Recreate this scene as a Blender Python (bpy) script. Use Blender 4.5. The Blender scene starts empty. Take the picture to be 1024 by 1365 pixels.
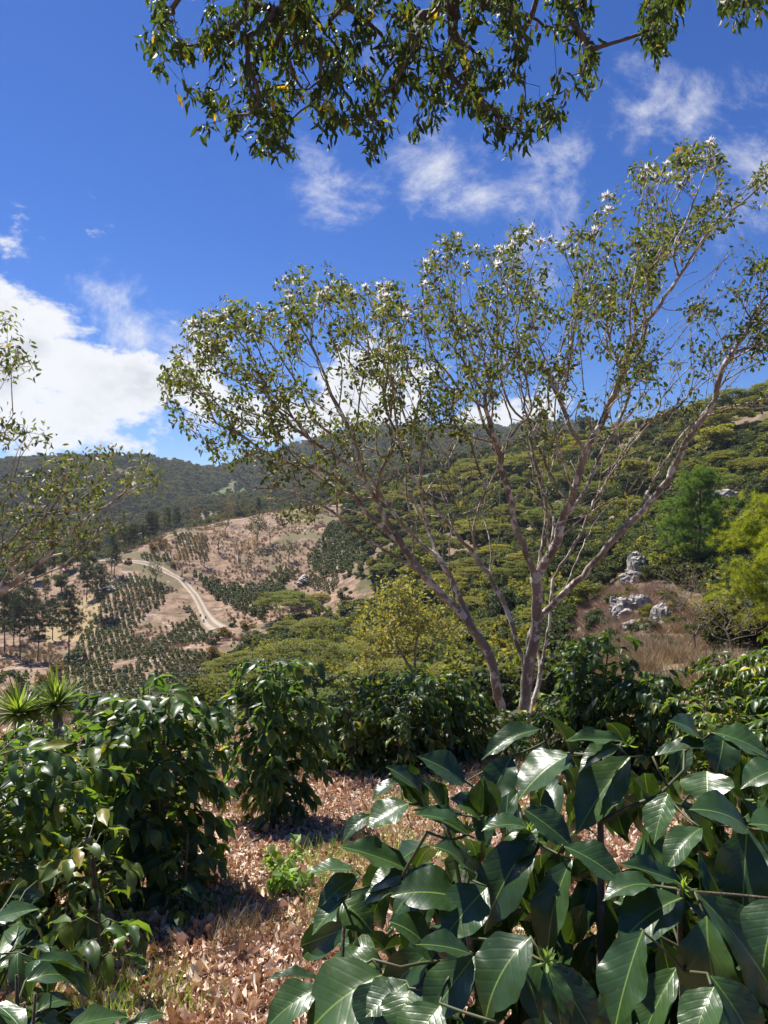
import bpy, math, random
import numpy as np
from mathutils import Vector, Matrix

random.seed(7)
RNG = np.random.default_rng(7)
scene = bpy.context.scene
COL = scene.collection
F = 975.0
EYE = 1.6

# ------------------------------------------------------------------ camera
cam_d = bpy.data.cameras.new('camera')
cam = bpy.data.objects.new('camera', cam_d)
COL.objects.link(cam)
cam.location = (0, 0, EYE)
cam.rotation_euler = (math.radians(90), 0, 0)
cam_d.sensor_fit = 'VERTICAL'
cam_d.sensor_height = 24.0
cam_d.lens = 24.0 * F / 1365.0
cam_d.clip_start = 0.05
cam_d.clip_end = 20000
scene.camera = cam

# ------------------------------------------------------------------ view
scene.view_settings.view_transform = 'Standard'
scene.view_settings.look = 'None'
scene.view_settings.gamma = 1.0
scene.view_settings.exposure = 0.85
scene.view_settings.use_curve_mapping = False
scene.render.engine = 'CYCLES'
cy = scene.cycles
cy.max_bounces = 6; cy.diffuse_bounces = 3; cy.glossy_bounces = 2
cy.transmission_bounces = 3; cy.transparent_max_bounces = 4; cy.volume_bounces = 0
cy.sample_clamp_indirect = 4.0
cy.caustics_reflective = False; cy.caustics_refractive = False

# ------------------------------------------------------------------ sun
SUN_AZ = math.radians(-42.0)     # left of straight ahead (+y)
SUN_EL = math.radians(57.0)
sd = Vector((math.sin(SUN_AZ) * math.cos(SUN_EL), math.cos(SUN_AZ) * math.cos(SUN_EL), math.sin(SUN_EL)))
sun_d = bpy.data.lights.new('sun', 'SUN')
sun_d.energy = 5.0
sun_d.angle = math.radians(0.53)
sun_d.color = (1.0, 0.955, 0.88)
sun = bpy.data.objects.new('sun', sun_d)
sun.rotation_euler = sd.to_track_quat('Z', 'Y').to_euler()
sun.location = (-20, 20, 60)
COL.objects.link(sun)

# ------------------------------------------------------------------ node helper
class NT:
    def __init__(self, tree):
        self.t = tree
    def n(self, typ, props=None, **ins):
        nd = self.t.nodes.new(typ)
        for k, v in (props or {}).items():
            setattr(nd, k, v)
        for k, v in ins.items():
            key = int(k[1:]) if k[0] == 'i' and k[1:].isdigit() else k.replace('_', ' ')
            s = nd.inputs[key]
            if isinstance(v, bpy.types.NodeSocket):
                self.t.links.new(v, s)
            else:
                s.default_value = v
        return nd
    def math(self, op, a, b=0.0, c=0.0, clamp=False):
        nd = self.n('ShaderNodeMath', {'operation': op, 'use_clamp': clamp}, i0=a, i1=b)
        if op in ('MULTIPLY_ADD', 'SMOOTH_MAX', 'SMOOTH_MIN'):
            s = nd.inputs[2]
            if isinstance(c, bpy.types.NodeSocket): self.t.links.new(c, s)
            else: s.default_value = c
        return nd.outputs[0]
    def mix(self, f, a, b):
        nd = self.t.nodes.new('ShaderNodeMix'); nd.data_type = 'RGBA'
        for idx, v in ((0, f), (6, a), (7, b)):
            s = nd.inputs[idx]
            if isinstance(v, bpy.types.NodeSocket): self.t.links.new(v, s)
            elif idx == 0: s.default_value = v
            else: s.default_value = (v[0], v[1], v[2], 1.0)
        return nd.outputs[2]
    def smooth(self, x, lo, hi, a=0.0, b=1.0):
        nd = self.n('ShaderNodeMapRange', {'interpolation_type': 'SMOOTHSTEP'}, i0=x, i1=lo, i2=hi, i3=a, i4=b)
        return nd.outputs[0]
    def noise(self, vec, scale, detail=4.0, rough=0.55, dist=0.0):
        nd = self.n('ShaderNodeTexNoise', None, Scale=scale, Detail=detail, Roughness=rough, Distortion=dist)
        if vec is not None: self.t.links.new(vec, nd.inputs['Vector'])
        return nd.outputs['Fac']
    def ramp(self, f, stops):
        nd = self.t.nodes.new('ShaderNodeValToRGB')
        cr = nd.color_ramp
        while len(cr.elements) < len(stops): cr.elements.new(0.5)
        for e, (p, c) in zip(cr.elements, stops):
            e.position = p; e.color = (c[0], c[1], c[2], 1.0)
        self.t.links.new(f, nd.inputs[0])
        return nd.outputs[0]

# ------------------------------------------------------------------ sky
def pdir(px, py):
    return Vector(((px - 512) / F, 1.0, (682 - py) / F)).normalized()

SKY = 0.058
world = bpy.data.worlds.new('World')
scene.world = world
world.use_nodes = True
wt = NT(world.node_tree)
wt.t.nodes.clear()
sky = wt.n('ShaderNodeTexSky', {'sky_type': 'NISHITA', 'sun_disc': False, 'sun_elevation': SUN_EL,
                                'sun_rotation': SUN_AZ, 'air_density': 1.0, 'dust_density': 0.25,
                                'ozone_density': 2.5, 'altitude': 1200.0})
tc = wt.n('ShaderNodeTexCoord')
dirv = tc.outputs['Generated']
# a deeper blue, as a phone camera renders it
hs = wt.n('ShaderNodeHueSaturation', None, Saturation=1.32, Value=0.92, Hue=0.506)
wt.t.links.new(sky.outputs[0], hs.inputs['Color'])
gm = wt.n('ShaderNodeMix', {'data_type': 'RGBA', 'blend_type': 'MULTIPLY'})
gm.inputs[0].default_value = 1.0
wt.t.links.new(hs.outputs[0], gm.inputs[6]); gm.inputs[7].default_value = (0.62, 0.88, 1.25, 1)
sky_col = gm.outputs[2]

def cloud_layer(blobs, nz, gain, lo, hi):
    m = None
    for (px, py, r, w) in blobs:
        d = pdir(px, py)
        ds = wt.n('ShaderNodeVectorMath', {'operation': 'DISTANCE'}, i0=dirv, i1=tuple(d)).outputs['Value']
        v = wt.math('MULTIPLY_ADD', ds, -w / (r / F), w)
        m = v if m is None else wt.math('SMOOTH_MAX', m, v, 0.35)
    m = wt.math('MAXIMUM', m, -0.75)
    s = wt.math('MULTIPLY_ADD', nz, gain, m)
    return wt.smooth(s, lo, hi), s

vs = wt.n('ShaderNodeVectorMath', {'operation': 'MULTIPLY'}, i0=dirv, i1=(1.0, 1.0, 1.7)).outputs[0]
nA = wt.noise(vs, 7.5, 10.0, 0.62, 0.15)
nA = wt.math('SUBTRACT', nA, 0.5)
cum = [(-60, 420, 100, 1.1), (0, 410, 80, 1.1), (-10, 375, 45, 1.0), (50, 455, 85, 1.1), (20, 520, 125, 1.3), (105, 525, 105, 1.2),
       (185, 522, 90, 1.1), (255, 535, 75, 1.0), (330, 548, 65, .9), (400, 560, 55, .8), (-160, 500, 130, 1), (485, 515, 80, .9), (555, 525, 70, .9),
       (430, 560, 45, .7), (650, 570, 60, .85), (740, 560, 55, .75), (150, 602, 38, .55), (240, 604, 25, .5), (1350, 480, 110, .9), (1500, 420, 130, .9)]
aA, sA = cloud_layer(cum, nA, 4.8, 0.05, 0.60)
vw = wt.n('ShaderNodeMapping', None, Rotation=(0.3, 0.9, 0.5), Scale=(1.0, 2.2, 1.3))
wt.t.links.new(dirv, vw.inputs['Vector'])
nB = wt.noise(vw.outputs[0], 8.0, 9.0, 0.68, 0.25)
nB = wt.math('SUBTRACT', nB, 0.5)
wis = [(140, 386, 34, .5), (178, 440, 34, .55), (240, 460, 40, .45), (442, 258, 48, .5), (412, 222, 26, .45), (590, 225, 48, .5),
       (640, 262, 50, .6), (700, 250, 54, .6), (750, 215, 38, .45), (560, 210, 30, .35), (860, 150, 44, .52), (920, 160, 28, .25),
       (1015, 100, 30, .3), (1010, 240, 60, .5), (700, 300, 60, .45), (1150, 160, 90, .5), (-300, 250, 80, .4), (1300, 250, 120, .5),
       (500, -150, 120, .45), (-700, 300, 200, .5), (1900, 350, 220, .5), (850, 80, 30, .3)]
aB, sB = cloud_layer(wis, nB, 3.2, -0.05, 1.15)
aB = wt.math('MULTIPLY', aB, 0.9)
# scattered cumulus over the rest of the sky, away from the view
sep = wt.n('ShaderNodeSeparateXYZ', None, i0=dirv)
nC = wt.noise(vs, 3.0, 8.0, 0.58, 0.2)
aC = wt.math('MULTIPLY', wt.smooth(nC, 0.56, 0.66), wt.smooth(sep.outputs['Y'], 0.25, -0.15))
aC = wt.math('MULTIPLY', aC, wt.smooth(sep.outputs['Z'], 0.75, 0.3))
alpha = wt.math('MAXIMUM', wt.math('MAXIMUM', aA, aB), aC)
grey = wt.noise(vs, 6.0, 5.0, 0.5, 0.0)
low = wt.smooth(sA, 0.5, 1.7)
gr = wt.math('MULTIPLY', wt.smooth(grey, 0.38, 0.62), low)
ccol = wt.mix(gr, (8.8, 8.9, 9.1), (4.9, 5.3, 6.1))
fin = wt.mix(alpha, sky_col, ccol)
bg = wt.n('ShaderNodeBackground', None, Strength=SKY)
wt.t.links.new(fin, bg.inputs['Color'])
wo = wt.n('ShaderNodeOutputWorld')
wt.t.links.new(bg.outputs[0], wo.inputs['Surface'])
world.cycles.sampling_method = 'MANUAL'
world.cycles.sample_map_resolution = 256

# ------------------------------------------------------------------ materials
def new_mat(name):
    m = bpy.data.materials.new(name)
    m.use_nodes = True
    m.node_tree.nodes.clear()
    return m, NT(m.node_tree)

def finish(m, t, shader):
    o = t.n('ShaderNodeOutputMaterial')
    t.t.links.new(shader, o.inputs['Surface'])
    return m

def leaf_mat(name, cols, rough=0.45, trans=0.3, tcol=None, veins=False, spec=0.5, yellow=None, midrib=None, yf=.93, tint=0.0):
    """cols: list of 3 base colours mixed per leaf."""
    m, t = new_mat(name)
    oi = t.n('ShaderNodeObjectInfo').outputs['Random']
    ri = t.n('ShaderNodeNewGeometry').outputs['Random Per Island']
    r = t.math('FRACT', t.math('ADD', t.math('MULTIPLY', oi, 7.31), ri))
    stops = [(i / (len(cols) - 1), c) for i, c in enumerate(cols)]
    if yellow:
        stops = [(s * yf, c) for s, c in stops] + [(yf * .5 + .5, yellow)]
    base = t.ramp(r, stops)
    if tint:
        o2 = t.math('FRACT', t.math('MULTIPLY', oi, 3.77))
        gt = t.n('ShaderNodeMix', {'data_type': 'RGBA', 'blend_type': 'MULTIPLY'}); gt.inputs[0].default_value = 1.0
        t.t.links.new(base, gt.inputs[6])
        t.t.links.new(t.ramp(o2, [(0, (1 - tint, 1 - .8 * tint, 1 - tint)), (.35, (1, 1, 1)), (.6, (1 + .5 * tint, 1 + .2 * tint, .9)), (.8, (1 - .6 * tint, 1 - .2 * tint, 1)), (1, (1 + .9 * tint, 1 + .55 * tint, 1 + .3 * tint))]), gt.inputs[7])
        base = gt.outputs[2]
    tx = t.n('ShaderNodeTexCoord')
    nz = t.noise(tx.outputs['Object'], 3.0, 3.0)
    base = t.mix(t.smooth(nz, 0.35, 0.75, 0.0, 0.35), base, tuple(0.55 * c for c in cols[0]))
    bump = None
    if veins:
        sx = t.n('ShaderNodeSeparateXYZ', None, i0=tx.outputs['UV'])
        u, v = sx.outputs[0], sx.outputs[1]
        au = t.math('ABSOLUTE', t.math('SUBTRACT', u, 0.5))
        rib = t.smooth(au, 0.022, 0.005)
        ph = t.math('SUBTRACT', t.math('MULTIPLY', v, 8.0), t.math('MULTIPLY', au, 5.0))
        fr = t.math('ABSOLUTE', t.math('SUBTRACT', t.math('FRACT', ph), 0.5))
        lat = t.smooth(fr, 0.06, 0.0)
        base = t.mix(t.math('MULTIPLY', lat, 0.10), base, tuple(min(1, 2.2 * c) for c in cols[-1]))
        base = t.mix(t.math('MULTIPLY', rib, 0.85), base, midrib or (0.17, 0.26, 0.05))
        n2 = t.noise(tx.outputs['UV'], 5.0, 4.0)
        # few blemishes
        n3 = t.noise(tx.outputs['Object'], 9.0, 2.0)
        base = t.mix(t.smooth(n3, 0.70, 0.74, 0, .6), base, (0.16, 0.11, 0.04))
        hgt = t.math('ADD', t.math('MULTIPLY', t.smooth(fr, 0.0, 0.22), 0.45), t.math('MULTIPLY', n2, 1.6))
        hgt = t.math('SUBTRACT', hgt, t.math('MULTIPLY', rib, 0.6))
        bump = t.n('ShaderNodeBump', None, Strength=0.42, Distance=0.0012, Height=hgt).outputs[0]
    p = t.n('ShaderNodeBsdfPrincipled', None, Base_Color=base, Roughness=rough, Specular_IOR_Level=spec)
    tr = t.n('ShaderNodeBsdfTranslucent', None, Color=tcol or tuple([min(1, c * 2.6) for c in cols[-1]]) + (1,))
    if tcol is None:
        g2 = t.n('ShaderNodeMix', {'data_type': 'RGBA', 'blend_type': 'MULTIPLY'})
        g2.inputs[0].default_value = 1.0
        t.t.links.new(base, g2.inputs[6]); g2.inputs[7].default_value = (3.4, 3.0, 1.0, 1)
        t.t.links.new(g2.outputs[2], tr.inputs['Color'])
    if bump is not None:
        t.t.links.new(bump, p.inputs['Normal'])
    ms = t.n('ShaderNodeMixShader', None, i0=trans)
    t.t.links.new(p.outputs[0], ms.inputs[1]); t.t.links.new(tr.outputs[0], ms.inputs[2])
    return finish(m, t, ms.outputs[0])

def bark_mat(name, a, b, c, scale=3.0):
    m, t = new_mat(name)
    tx = t.n('ShaderNodeTexCoord').outputs['Object']
    mp = t.n('ShaderNodeMapping', None, Scale=(1, 1, 0.35)); t.t.links.new(tx, mp.inputs['Vector'])
    n1 = t.noise(mp.outputs[0], scale, 6.0, 0.65)
    n2 = t.noise(tx, scale * 2.3, 4.0, 0.6, 0.4)
    col = t.mix(t.smooth(n1, 0.35, 0.65), a, b)
    col = t.mix(t.smooth(n2, 0.50, 0.60), col, c)
    bp = t.n('ShaderNodeBump', None, Strength=0.8, Distance=0.02, Height=t.noise(mp.outputs[0], scale * 9, 5.0, 0.7)).outputs[0]
    p = t.n('ShaderNodeBsdfPrincipled', None, Base_Color=col, Roughness=0.85, Normal=bp)
    return finish(m, t, p.outputs[0])

def plain_mat(name, a, b, scale=4.0, rough=0.85, bump=0.0, objrand=False):
    m, t = new_mat(name)
    tx = t.n('ShaderNodeTexCoord').outputs['Object']
    col = t.mix(t.smooth(t.noise(tx, scale, 6.0, 0.65), 0.35, 0.65), a, b)
    if objrand:
        r = t.math('FRACT', t.math('ADD', t.n('ShaderNodeObjectInfo').outputs['Random'], t.n('ShaderNodeNewGeometry').outputs['Random Per Island']))
        col = t.mix(t.smooth(r, 0.1, 0.9, 0, .8), col, b)
    p = t.n('ShaderNodeBsdfPrincipled', None, Base_Color=col, Roughness=rough)
    if bump:
        b_ = t.n('ShaderNodeBump', None, Strength=bump, Distance=0.05, Height=t.noise(tx, scale * 5, 6.0, 0.7)).outputs[0]
        t.t.links.new(b_, p.inputs['Normal'])
    return finish(m, t, p.outputs[0])

M = {}
M['coffee'] = leaf_mat('coffee_leaf', [(.022, .050, .015), (.034, .074, .019), (.054, .104, .025)], 0.34, 0.12, veins=True, spec=0.55)
M['coffee_far'] = leaf_mat('coffee_leaf_glossy', [(.028, .062, .018), (.050, .105, .026), (.085, .15, .034)], 0.42, 0.40, spec=0.6, yellow=(.22, .22, .03))
M['coffee_yellow'] = leaf_mat('coffee_leaf_light', [(.045, .085, .015), (.085, .14, .022), (.13, .17, .03)], 0.40, 0.38, spec=0.6, yellow=(.32, .26, .04))
M['inga'] = leaf_mat('shade_tree_leaf', [(.035, .062, .018), (.062, .095, .026), (.095, .12, .036), (.15, .15, .07)], 0.50, 0.30, spec=0.35, yf=.98, yellow=(.22, .14, .07))
M['hang'] = leaf_mat('hanging_leaf', [(.022, .042, .014), (.040, .066, .018), (.065, .095, .025)], 0.55, 0.34, spec=0.25, yf=.96, yellow=(.30, .22, .03))
M['canopy'] = leaf_mat('canopy_leaf', [(.105, .125, .030), (.15, .165, .040), (.20, .20, .055)], 0.7, 0.30, spec=0.2, tint=.42)
M['canopy_dark'] = leaf_mat('dark_tree_leaf', [(.035, .052, .018), (.055, .075, .026), (.08, .10, .036)], 0.65, 0.25, spec=0.3, tint=.4)
M['forest'] = leaf_mat('forest_leaf', [(.042, .056, .024), (.070, .082, .036), (.12, .108, .056)], 0.8, 0.25, spec=0.1, tint=.65)
M['drytree'] = leaf_mat('dry_tree_leaf', [(.10, .085, .04), (.16, .12, .055), (.20, .13, .07)], 0.8, 0.25, spec=0.1)
M['pine'] = leaf_mat('pine_needle', [(.020, .036, .015), (.035, .055, .020), (.05, .07, .028)], 0.6, 0.15, spec=0.3)
M['pine_green'] = leaf_mat('pine_needle_green', [(.07, .14, .026), (.11, .20, .035), (.15, .25, .05)], 0.6, 0.22, spec=0.3)
M['pine_yellow'] = leaf_mat('pine_needle_yellow', [(.15, .20, .018), (.23, .28, .026), (.33, .37, .045)], 0.6, 0.28, spec=0.3)
M['yellowtree'] = leaf_mat('yellow_leaf', [(.10, .125, .035), (.165, .17, .055), (.32, .28, .12)], 0.6, 0.30, spec=0.3)
M['yucca'] = leaf_mat('sword_leaf', [(.09, .15, .03), (.14, .21, .045), (.21, .28, .09)], 0.4, 0.3)
M['weed'] = leaf_mat('weed_leaf', [(.11, .19, .045), (.16, .26, .06), (.22, .32, .09)], 0.5, 0.35)
M['young'] = leaf_mat('young_coffee_leaf', [(.032, .055, .020), (.052, .080, .028), (.08, .11, .04)], 0.5, 0.25, spec=0.4)
M['young2'] = leaf_mat('young_coffee_leaf_olive', [(.05, .07, .022), (.075, .10, .030), (.11, .13, .045)], 0.6, 0.25, spec=0.3)
M['bark'] = bark_mat('pale_bark', (.15, .11, .075), (.30, .24, .175), (.56, .51, .43), 2.5)
M['bark_dark'] = bark_mat('dark_bark', (.06, .045, .035), (.11, .08, .06), (.16, .12, .09), 3.0)
M['bark_pine'] = bark_mat('pine_bark', (.05, .035, .028), (.09, .06, .045), (.13, .10, .08), 1.5)
M['bark_dry'] = bark_mat('dry_bark', (.13, .10, .08), (.20, .16, .13), (.30, .26, .22), 2.0)
M['stem'] = bark_mat('coffee_stem', (.09, .07, .045), (.14, .12, .07), (.20, .18, .13), 12.0)
M['twig_green'] = plain_mat('green_stem', (.05, .07, .022), (.09, .085, .035), 8.0, 0.6)
M['rock'] = plain_mat('pale_rock', (.50, .45, .40), (.15, .12, .095), 1.7, 0.9, 1.0)
M['flower'] = leaf_mat('white_blossom', [(.80, .78, .72), (.86, .84, .80)], 0.7, 0.55, spec=0.1, tcol=(.9, .88, .82, 1))
M['bud'] = plain_mat('pink_bud', (.20, .08, .06), (.34, .18, .13), 9.0, 0.7)
M['drygrass'] = plain_mat('dry_grass', (.46, .36, .19), (.32, .23, .12), 1.0, 0.9, objrand=True)
M['drybush'] = plain_mat('dry_red_brush', (.30, .185, .12), (.48, .34, .24), 1.0, 0.9, objrand=True)
M['sheet'] = plain_mat('pale_sheet_roof', (.72, .76, .82), (.6, .64, .70), 1.0, 0.5)
M['shedwall'] = plain_mat('shed_wall', (.30, .27, .24), (.22, .20, .18), 2.0)

def litter_mat():
    m, t = new_mat('dry_fallen_leaf')
    r = t.n('ShaderNodeObjectInfo').outputs['Random']
    col = t.ramp(r, [(0, (.20, .11, .065)), (.18, (.50, .31, .20)), (.42, (.74, .55, .41)), (.68, (.82, .68, .54)), (.86, (.52, .31, .18)), (1.0, (.86, .78, .66))])
    tx = t.n('ShaderNodeTexCoord').outputs['Object']
    col = t.mix(t.smooth(t.noise(tx, 2.2, 4.0), .5, .75, 0, .4), col, (.36, .22, .15))
    p = t.n('ShaderNodeBsdfPrincipled', None, Base_Color=col, Roughness=0.62, Specular_IOR_Level=0.4)
    tr = t.n('ShaderNodeBsdfTranslucent', None, Color=(.5, .24, .10, 1))
    ms = t.n('ShaderNodeMixShader', None, i0=0.12)
    t.t.links.new(p.outputs[0], ms.inputs[1]); t.t.links.new(tr.outputs[0], ms.inputs[2])
    return finish(m, t, ms.outputs[0])
M['litter'] = litter_mat()

def ground_mat():
    m, t = new_mat('hillside_ground')
    tx = t.n('ShaderNodeTexCoord').outputs['Object']
    def attr(n):
        return t.n('ShaderNodeAttribute', {'attribute_name': n}).outputs['Fac']
    nb = t.noise(tx, 0.05, 8.0, 0.62)
    nm = t.noise(tx, 0.35, 7.0, 0.7)
    nf = t.noise(tx, 3.0, 6.0, 0.7)
    green = t.mix(t.smooth(nm, .35, .65), (.07, .075, .030), (.15, .125, .068))
    soil = t.mix(t.smooth(nm, .36, .62), (.14, .095, .062), (.35, .235, .165))
    soil = t.mix(t.smooth(nb, .50, .62), soil, (.16, .135, .075))
    soil = t.mix(t.smooth(nf, .58, .70, 0, .7), soil, (.15, .11, .07))
    vr = t.n('ShaderNodeTexNoise', None, Scale=0.11, Detail=9.0, Roughness=0.72, Distortion=1.2)
    t.t.links.new(tx, vr.inputs['Vector'])
    soil = t.mix(t.smooth(vr.outputs['Fac'], .58, .66, 0, .85), soil, (.46, .40, .36))
    straw = t.mix(t.smooth(nf, .3, .7), (.30, .22, .11), (.42, .33, .19))
    lit = t.mix(t.smooth(t.noise(tx, 14.0, 6.0, .7), .35, .65), (.20, .12, .08), (.46, .31, .22))
    field = t.mix(t.smooth(nm, .3, .7), (.09, .14, .035), (.14, .17, .06))
    c = t.mix(attr('soil'), green, soil)
    c = t.mix(attr('straw'), c, straw)
    c = t.mix(attr('field'), c, field)
    c = t.mix(attr('litter'), c, lit)
    bp = t.n('ShaderNodeBump', None, Strength=0.9, Distance=0.4, Height=t.noise(tx, 1.2, 8.0, 0.7)).outputs[0]
    p = t.n('ShaderNodeBsdfPrincipled', None, Base_Color=c, Roughness=0.95, Specular_IOR_Level=0.1, Normal=bp)
    return finish(m, t, p.outputs[0])
M['ground'] = ground_mat()

def road_mat():
    m, t = new_mat('dirt_track')
    tx = t.n('ShaderNodeTexCoord')
    s = t.n('ShaderNodeSeparateXYZ', None, i0=tx.outputs['UV'])
    u = t.math('ABSOLUTE', t.math('SUBTRACT', s.outputs[0], 0.5))
    rut = t.smooth(t.math('ABSOLUTE', t.math('SUBTRACT', u, 0.27)), 0.20, 0.06)
    n = t.noise(tx.outputs['Object'], 0.6, 6.0, .7)
    c = t.mix(t.math('MULTIPLY', rut, t.smooth(n, .25, .5)), (.21, .165, .11), (.40, .315, .24))
    p = t.n('ShaderNodeBsdfPrincipled', None, Base_Color=c, Roughness=0.95)
    return finish(m, t, p.outputs[0])
M['road'] = road_mat()


# ------------------------------------------------------------------ generic helpers
def tag(o, label=None, cat=None, group=None, kind=None):
    if label: o['label'] = label
    if cat: o['category'] = cat
    if group: o['group'] = group
    if kind: o['kind'] = kind
    return o

def link(o, parent=None):
    COL.objects.link(o)
    if parent is not None: o.parent = parent
    return o

def empty(name, loc, **kw):
    o = bpy.data.objects.new(name, None)
    o.empty_display_size = 0.2
    o.location = loc
    link(o)
    return tag(o, **kw)

def mesh_np(name, V, faces, mat, uv=None, smooth=True):
    """V (N,3); faces: list of arrays (k,n) of index quads/tris"""
    me = bpy.data.meshes.new(name)
    V = np.asarray(V, dtype=np.float32)
    me.vertices.add(len(V)); me.vertices.foreach_set('co', V.ravel())
    fl = [np.asarray(f, dtype=np.int32) for f in faces if len(f)]
    idx = np.concatenate([f.ravel() for f in fl])
    cnt = np.concatenate([np.full(len(f), f.shape[1], dtype=np.int32) for f in fl])
    st = np.concatenate([[0], np.cumsum(cnt)[:-1]]).astype(np.int32)
    me.loops.add(len(idx)); me.loops.foreach_set('vertex_index', idx)
    me.polygons.add(len(cnt)); me.polygons.foreach_set('loop_start', st)
    if uv is not None:
        l = me.uv_layers.new(name='UVMap')
        l.data.foreach_set('uv', np.asarray(uv, dtype=np.float32)[idx].ravel())
    me.materials.append(mat)
    me.update(calc_edges=True)
    if smooth:
        me.polygons.foreach_set('use_smooth', np.ones(len(cnt), dtype=bool))
    return me

def obj(name, me, parent=None, loc=None, **kw):
    o = bpy.data.objects.new(name, me)
    if loc is not None: o.location = loc
    link(o, parent)
    return tag(o, **kw)

def unit(v, axis=-1):
    v = np.asarray(v, dtype=float)
    return v / np.maximum(np.linalg.norm(v, axis=axis, keepdims=True), 1e-9)

def frames(Y, N):
    """rotation matrices (n,3,3) with columns X,Y,Z; Y = leaf axis, N = wished normal"""
    Y = unit(Y); X = unit(np.cross(Y, N)); Z = np.cross(X, Y)
    return np.stack([X, Y, Z], axis=2)

def scatter_mesh(name, tmpl, R, S, T, mat, smooth=True, uvs=True):
    """joins n transformed copies of template(s). tmpl=(V, quads, tris, uv); S (n,3)"""
    V, Q, Tn, UV = tmpl
    n = len(T); k = len(V)
    W = np.einsum('nij,nkj->nki', R, V[None, :, :] * np.asarray(S)[:, None, :]) + np.asarray(T)[:, None, :]
    off = (np.arange(n) * k)[:, None, None]
    fs = []
    if len(Q): fs.append((np.asarray(Q)[None] + off).reshape(-1, 4))
    if len(Tn): fs.append((np.asarray(Tn)[None] + off).reshape(-1, 3))
    return mesh_np(name, W.reshape(-1, 3), fs, mat, np.tile(UV, (n, 1)) if uvs else None, smooth)

def leaf_grid(nu, nv, droop=0.3, fold=0.12, wave=0.05, twist=0.0, ph=0.0, tip=1.0, shape=0.85, edge=0.0):
    """leaf with unit length along y, unit width along x"""
    V = []; UV = []
    for j in range(nv + 1):
        t = j / nv
        w = 0.5 * (math.sin(math.pi * min(1, t ** shape)) ** .95 if 0 < t < 1 else 0.0)
        if t > 0.8: w *= 1 - 0.55 * ((t - 0.8) / 0.2) ** 0.8 * tip * 0.6
        if j == 0: w = 0.012
        if j == nv: w = 0.0
        a = droop * t
        y = math.sin(a) / droop if abs(droop) > 1e-4 else t
        z0 = -(1 - math.cos(a)) / droop if abs(droop) > 1e-4 else 0.0
        for i in range(nu + 1):
            s = 2 * i / nu - 1
            x = s * w
            z = z0 + fold * abs(s) * w * 2 + wave * abs(s) ** 2 * math.sin(t * 13 + ph + (1.7 if s > 0 else 0)) * min(1, 4 * t * (1 - t) + .1)
            z += twist * s * w * (t - .3)
            V.append((x * (1 + edge * math.sin(t * 41 + ph * 3 + s)), y, z + edge * .8 * abs(s) ** 2 * math.sin(t * 38 + ph + s * 2))); UV.append((0.5 + s * 0.5 * (w / 0.5 if w else 0), t))
    Q = []; T = []
    for j in range(nv):
        for i in range(nu):
            a = j * (nu + 1) + i
            Q.append((a, a + 1, a + nu + 2, a + nu + 1))
    return np.array(V), np.array(Q), np.zeros((0, 3), int), np.array(UV)

def leaf_cheap(fold=0.15, droop=0.15):
    V = np.array([(0, 0, 0), (-.42, .35, fold * .5), (-.40, .68, fold * .5 - droop * .4), (0, 1, -droop), (.40, .68, fold * .5 - droop * .4), (.42, .35, fold * .5), (0, .5, -.02)], float)
    T = np.array([(0, 6, 1), (1, 6, 2), (2, 6, 3), (3, 6, 4), (4, 6, 5), (5, 6, 0)])
    UV = np.stack([V[:, 0] + .5, V[:, 1]], 1)
    return V, np.zeros((0, 4), int), T, UV

def leaf_quad():
    V = np.array([(-.5, 0, 0), (.5, .1, 0.1), (.4, 1, 0), (-.4, .9, .1)], float)
    return V, np.array([(0, 1, 2, 3)]), np.zeros((0, 3), int), np.stack([V[:, 0] + .5, V[:, 1]], 1)

CHEAP = leaf_cheap(); QUAD = leaf_quad()

def tubes(chains, sides=6, cap=True):
    Vs = []; Qs = []; Ts = []; off = 0
    ang = np.linspace(0, 2 * np.pi, sides, endpoint=False)
    ca, sa = np.cos(ang)[:, None], np.sin(ang)[:, None]
    for P, R in chains:
        P = np.asarray(P, float); R = np.asarray(R, float)
        n = len(P)
        if n < 2: continue
        Tn = np.gradient(P, axis=0); Tn = unit(Tn)
        ref = np.array([0.3, 0.9, 0.1]) if abs(Tn[0] @ np.array([0.3, 0.9, 0.1])) < 0.9 else np.array([1.0, 0, 0])
        u = unit(np.cross(Tn[0], ref))
        for i in range(n):
            u = unit(u - Tn[i] * (u @ Tn[i])); v = np.cross(Tn[i], u)
            Vs.append(P[i] + R[i] * (ca * u + sa * v))
        k = np.arange(sides); k2 = (k + 1) % sides
        for i in range(n - 1):
            a = off + i * sides
            Qs.append(np.stack([a + k, a + k2, a + sides + k2, a + sides + k], 1))
        if cap:
            a = off + (n - 1) * sides
            Ts.append(np.array([(a, a + j, a + j + 1) for j in range(1, sides - 1)]))
        off += n * sides
    return np.concatenate(Vs), [np.concatenate(Qs)] + ([np.concatenate(Ts)] if Ts else [])

def tube_mesh(name, chains, mat, sides=6):
    V, f = tubes(chains, sides)
    return mesh_np(name, V, f, mat)

def catmull(pts, step):
    P = np.asarray(pts, float)
    P = np.vstack([2 * P[0] - P[1], P, 2 * P[-1] - P[-2]])
    out = []
    for i in range(1, len(P) - 2):
        L = np.linalg.norm(P[i + 1] - P[i]); k = max(1, int(L / step))
        for j in range(k):
            t = j / k
            out.append(0.5 * ((2 * P[i]) + (-P[i - 1] + P[i + 1]) * t + (2 * P[i - 1] - 5 * P[i] + 4 * P[i + 1] - P[i + 2]) * t * t
                              + (-P[i - 1] + 3 * P[i] - 3 * P[i + 1] + P[i + 2]) * t ** 3))
    out.append(P[-2])
    return np.array(out)

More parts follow.
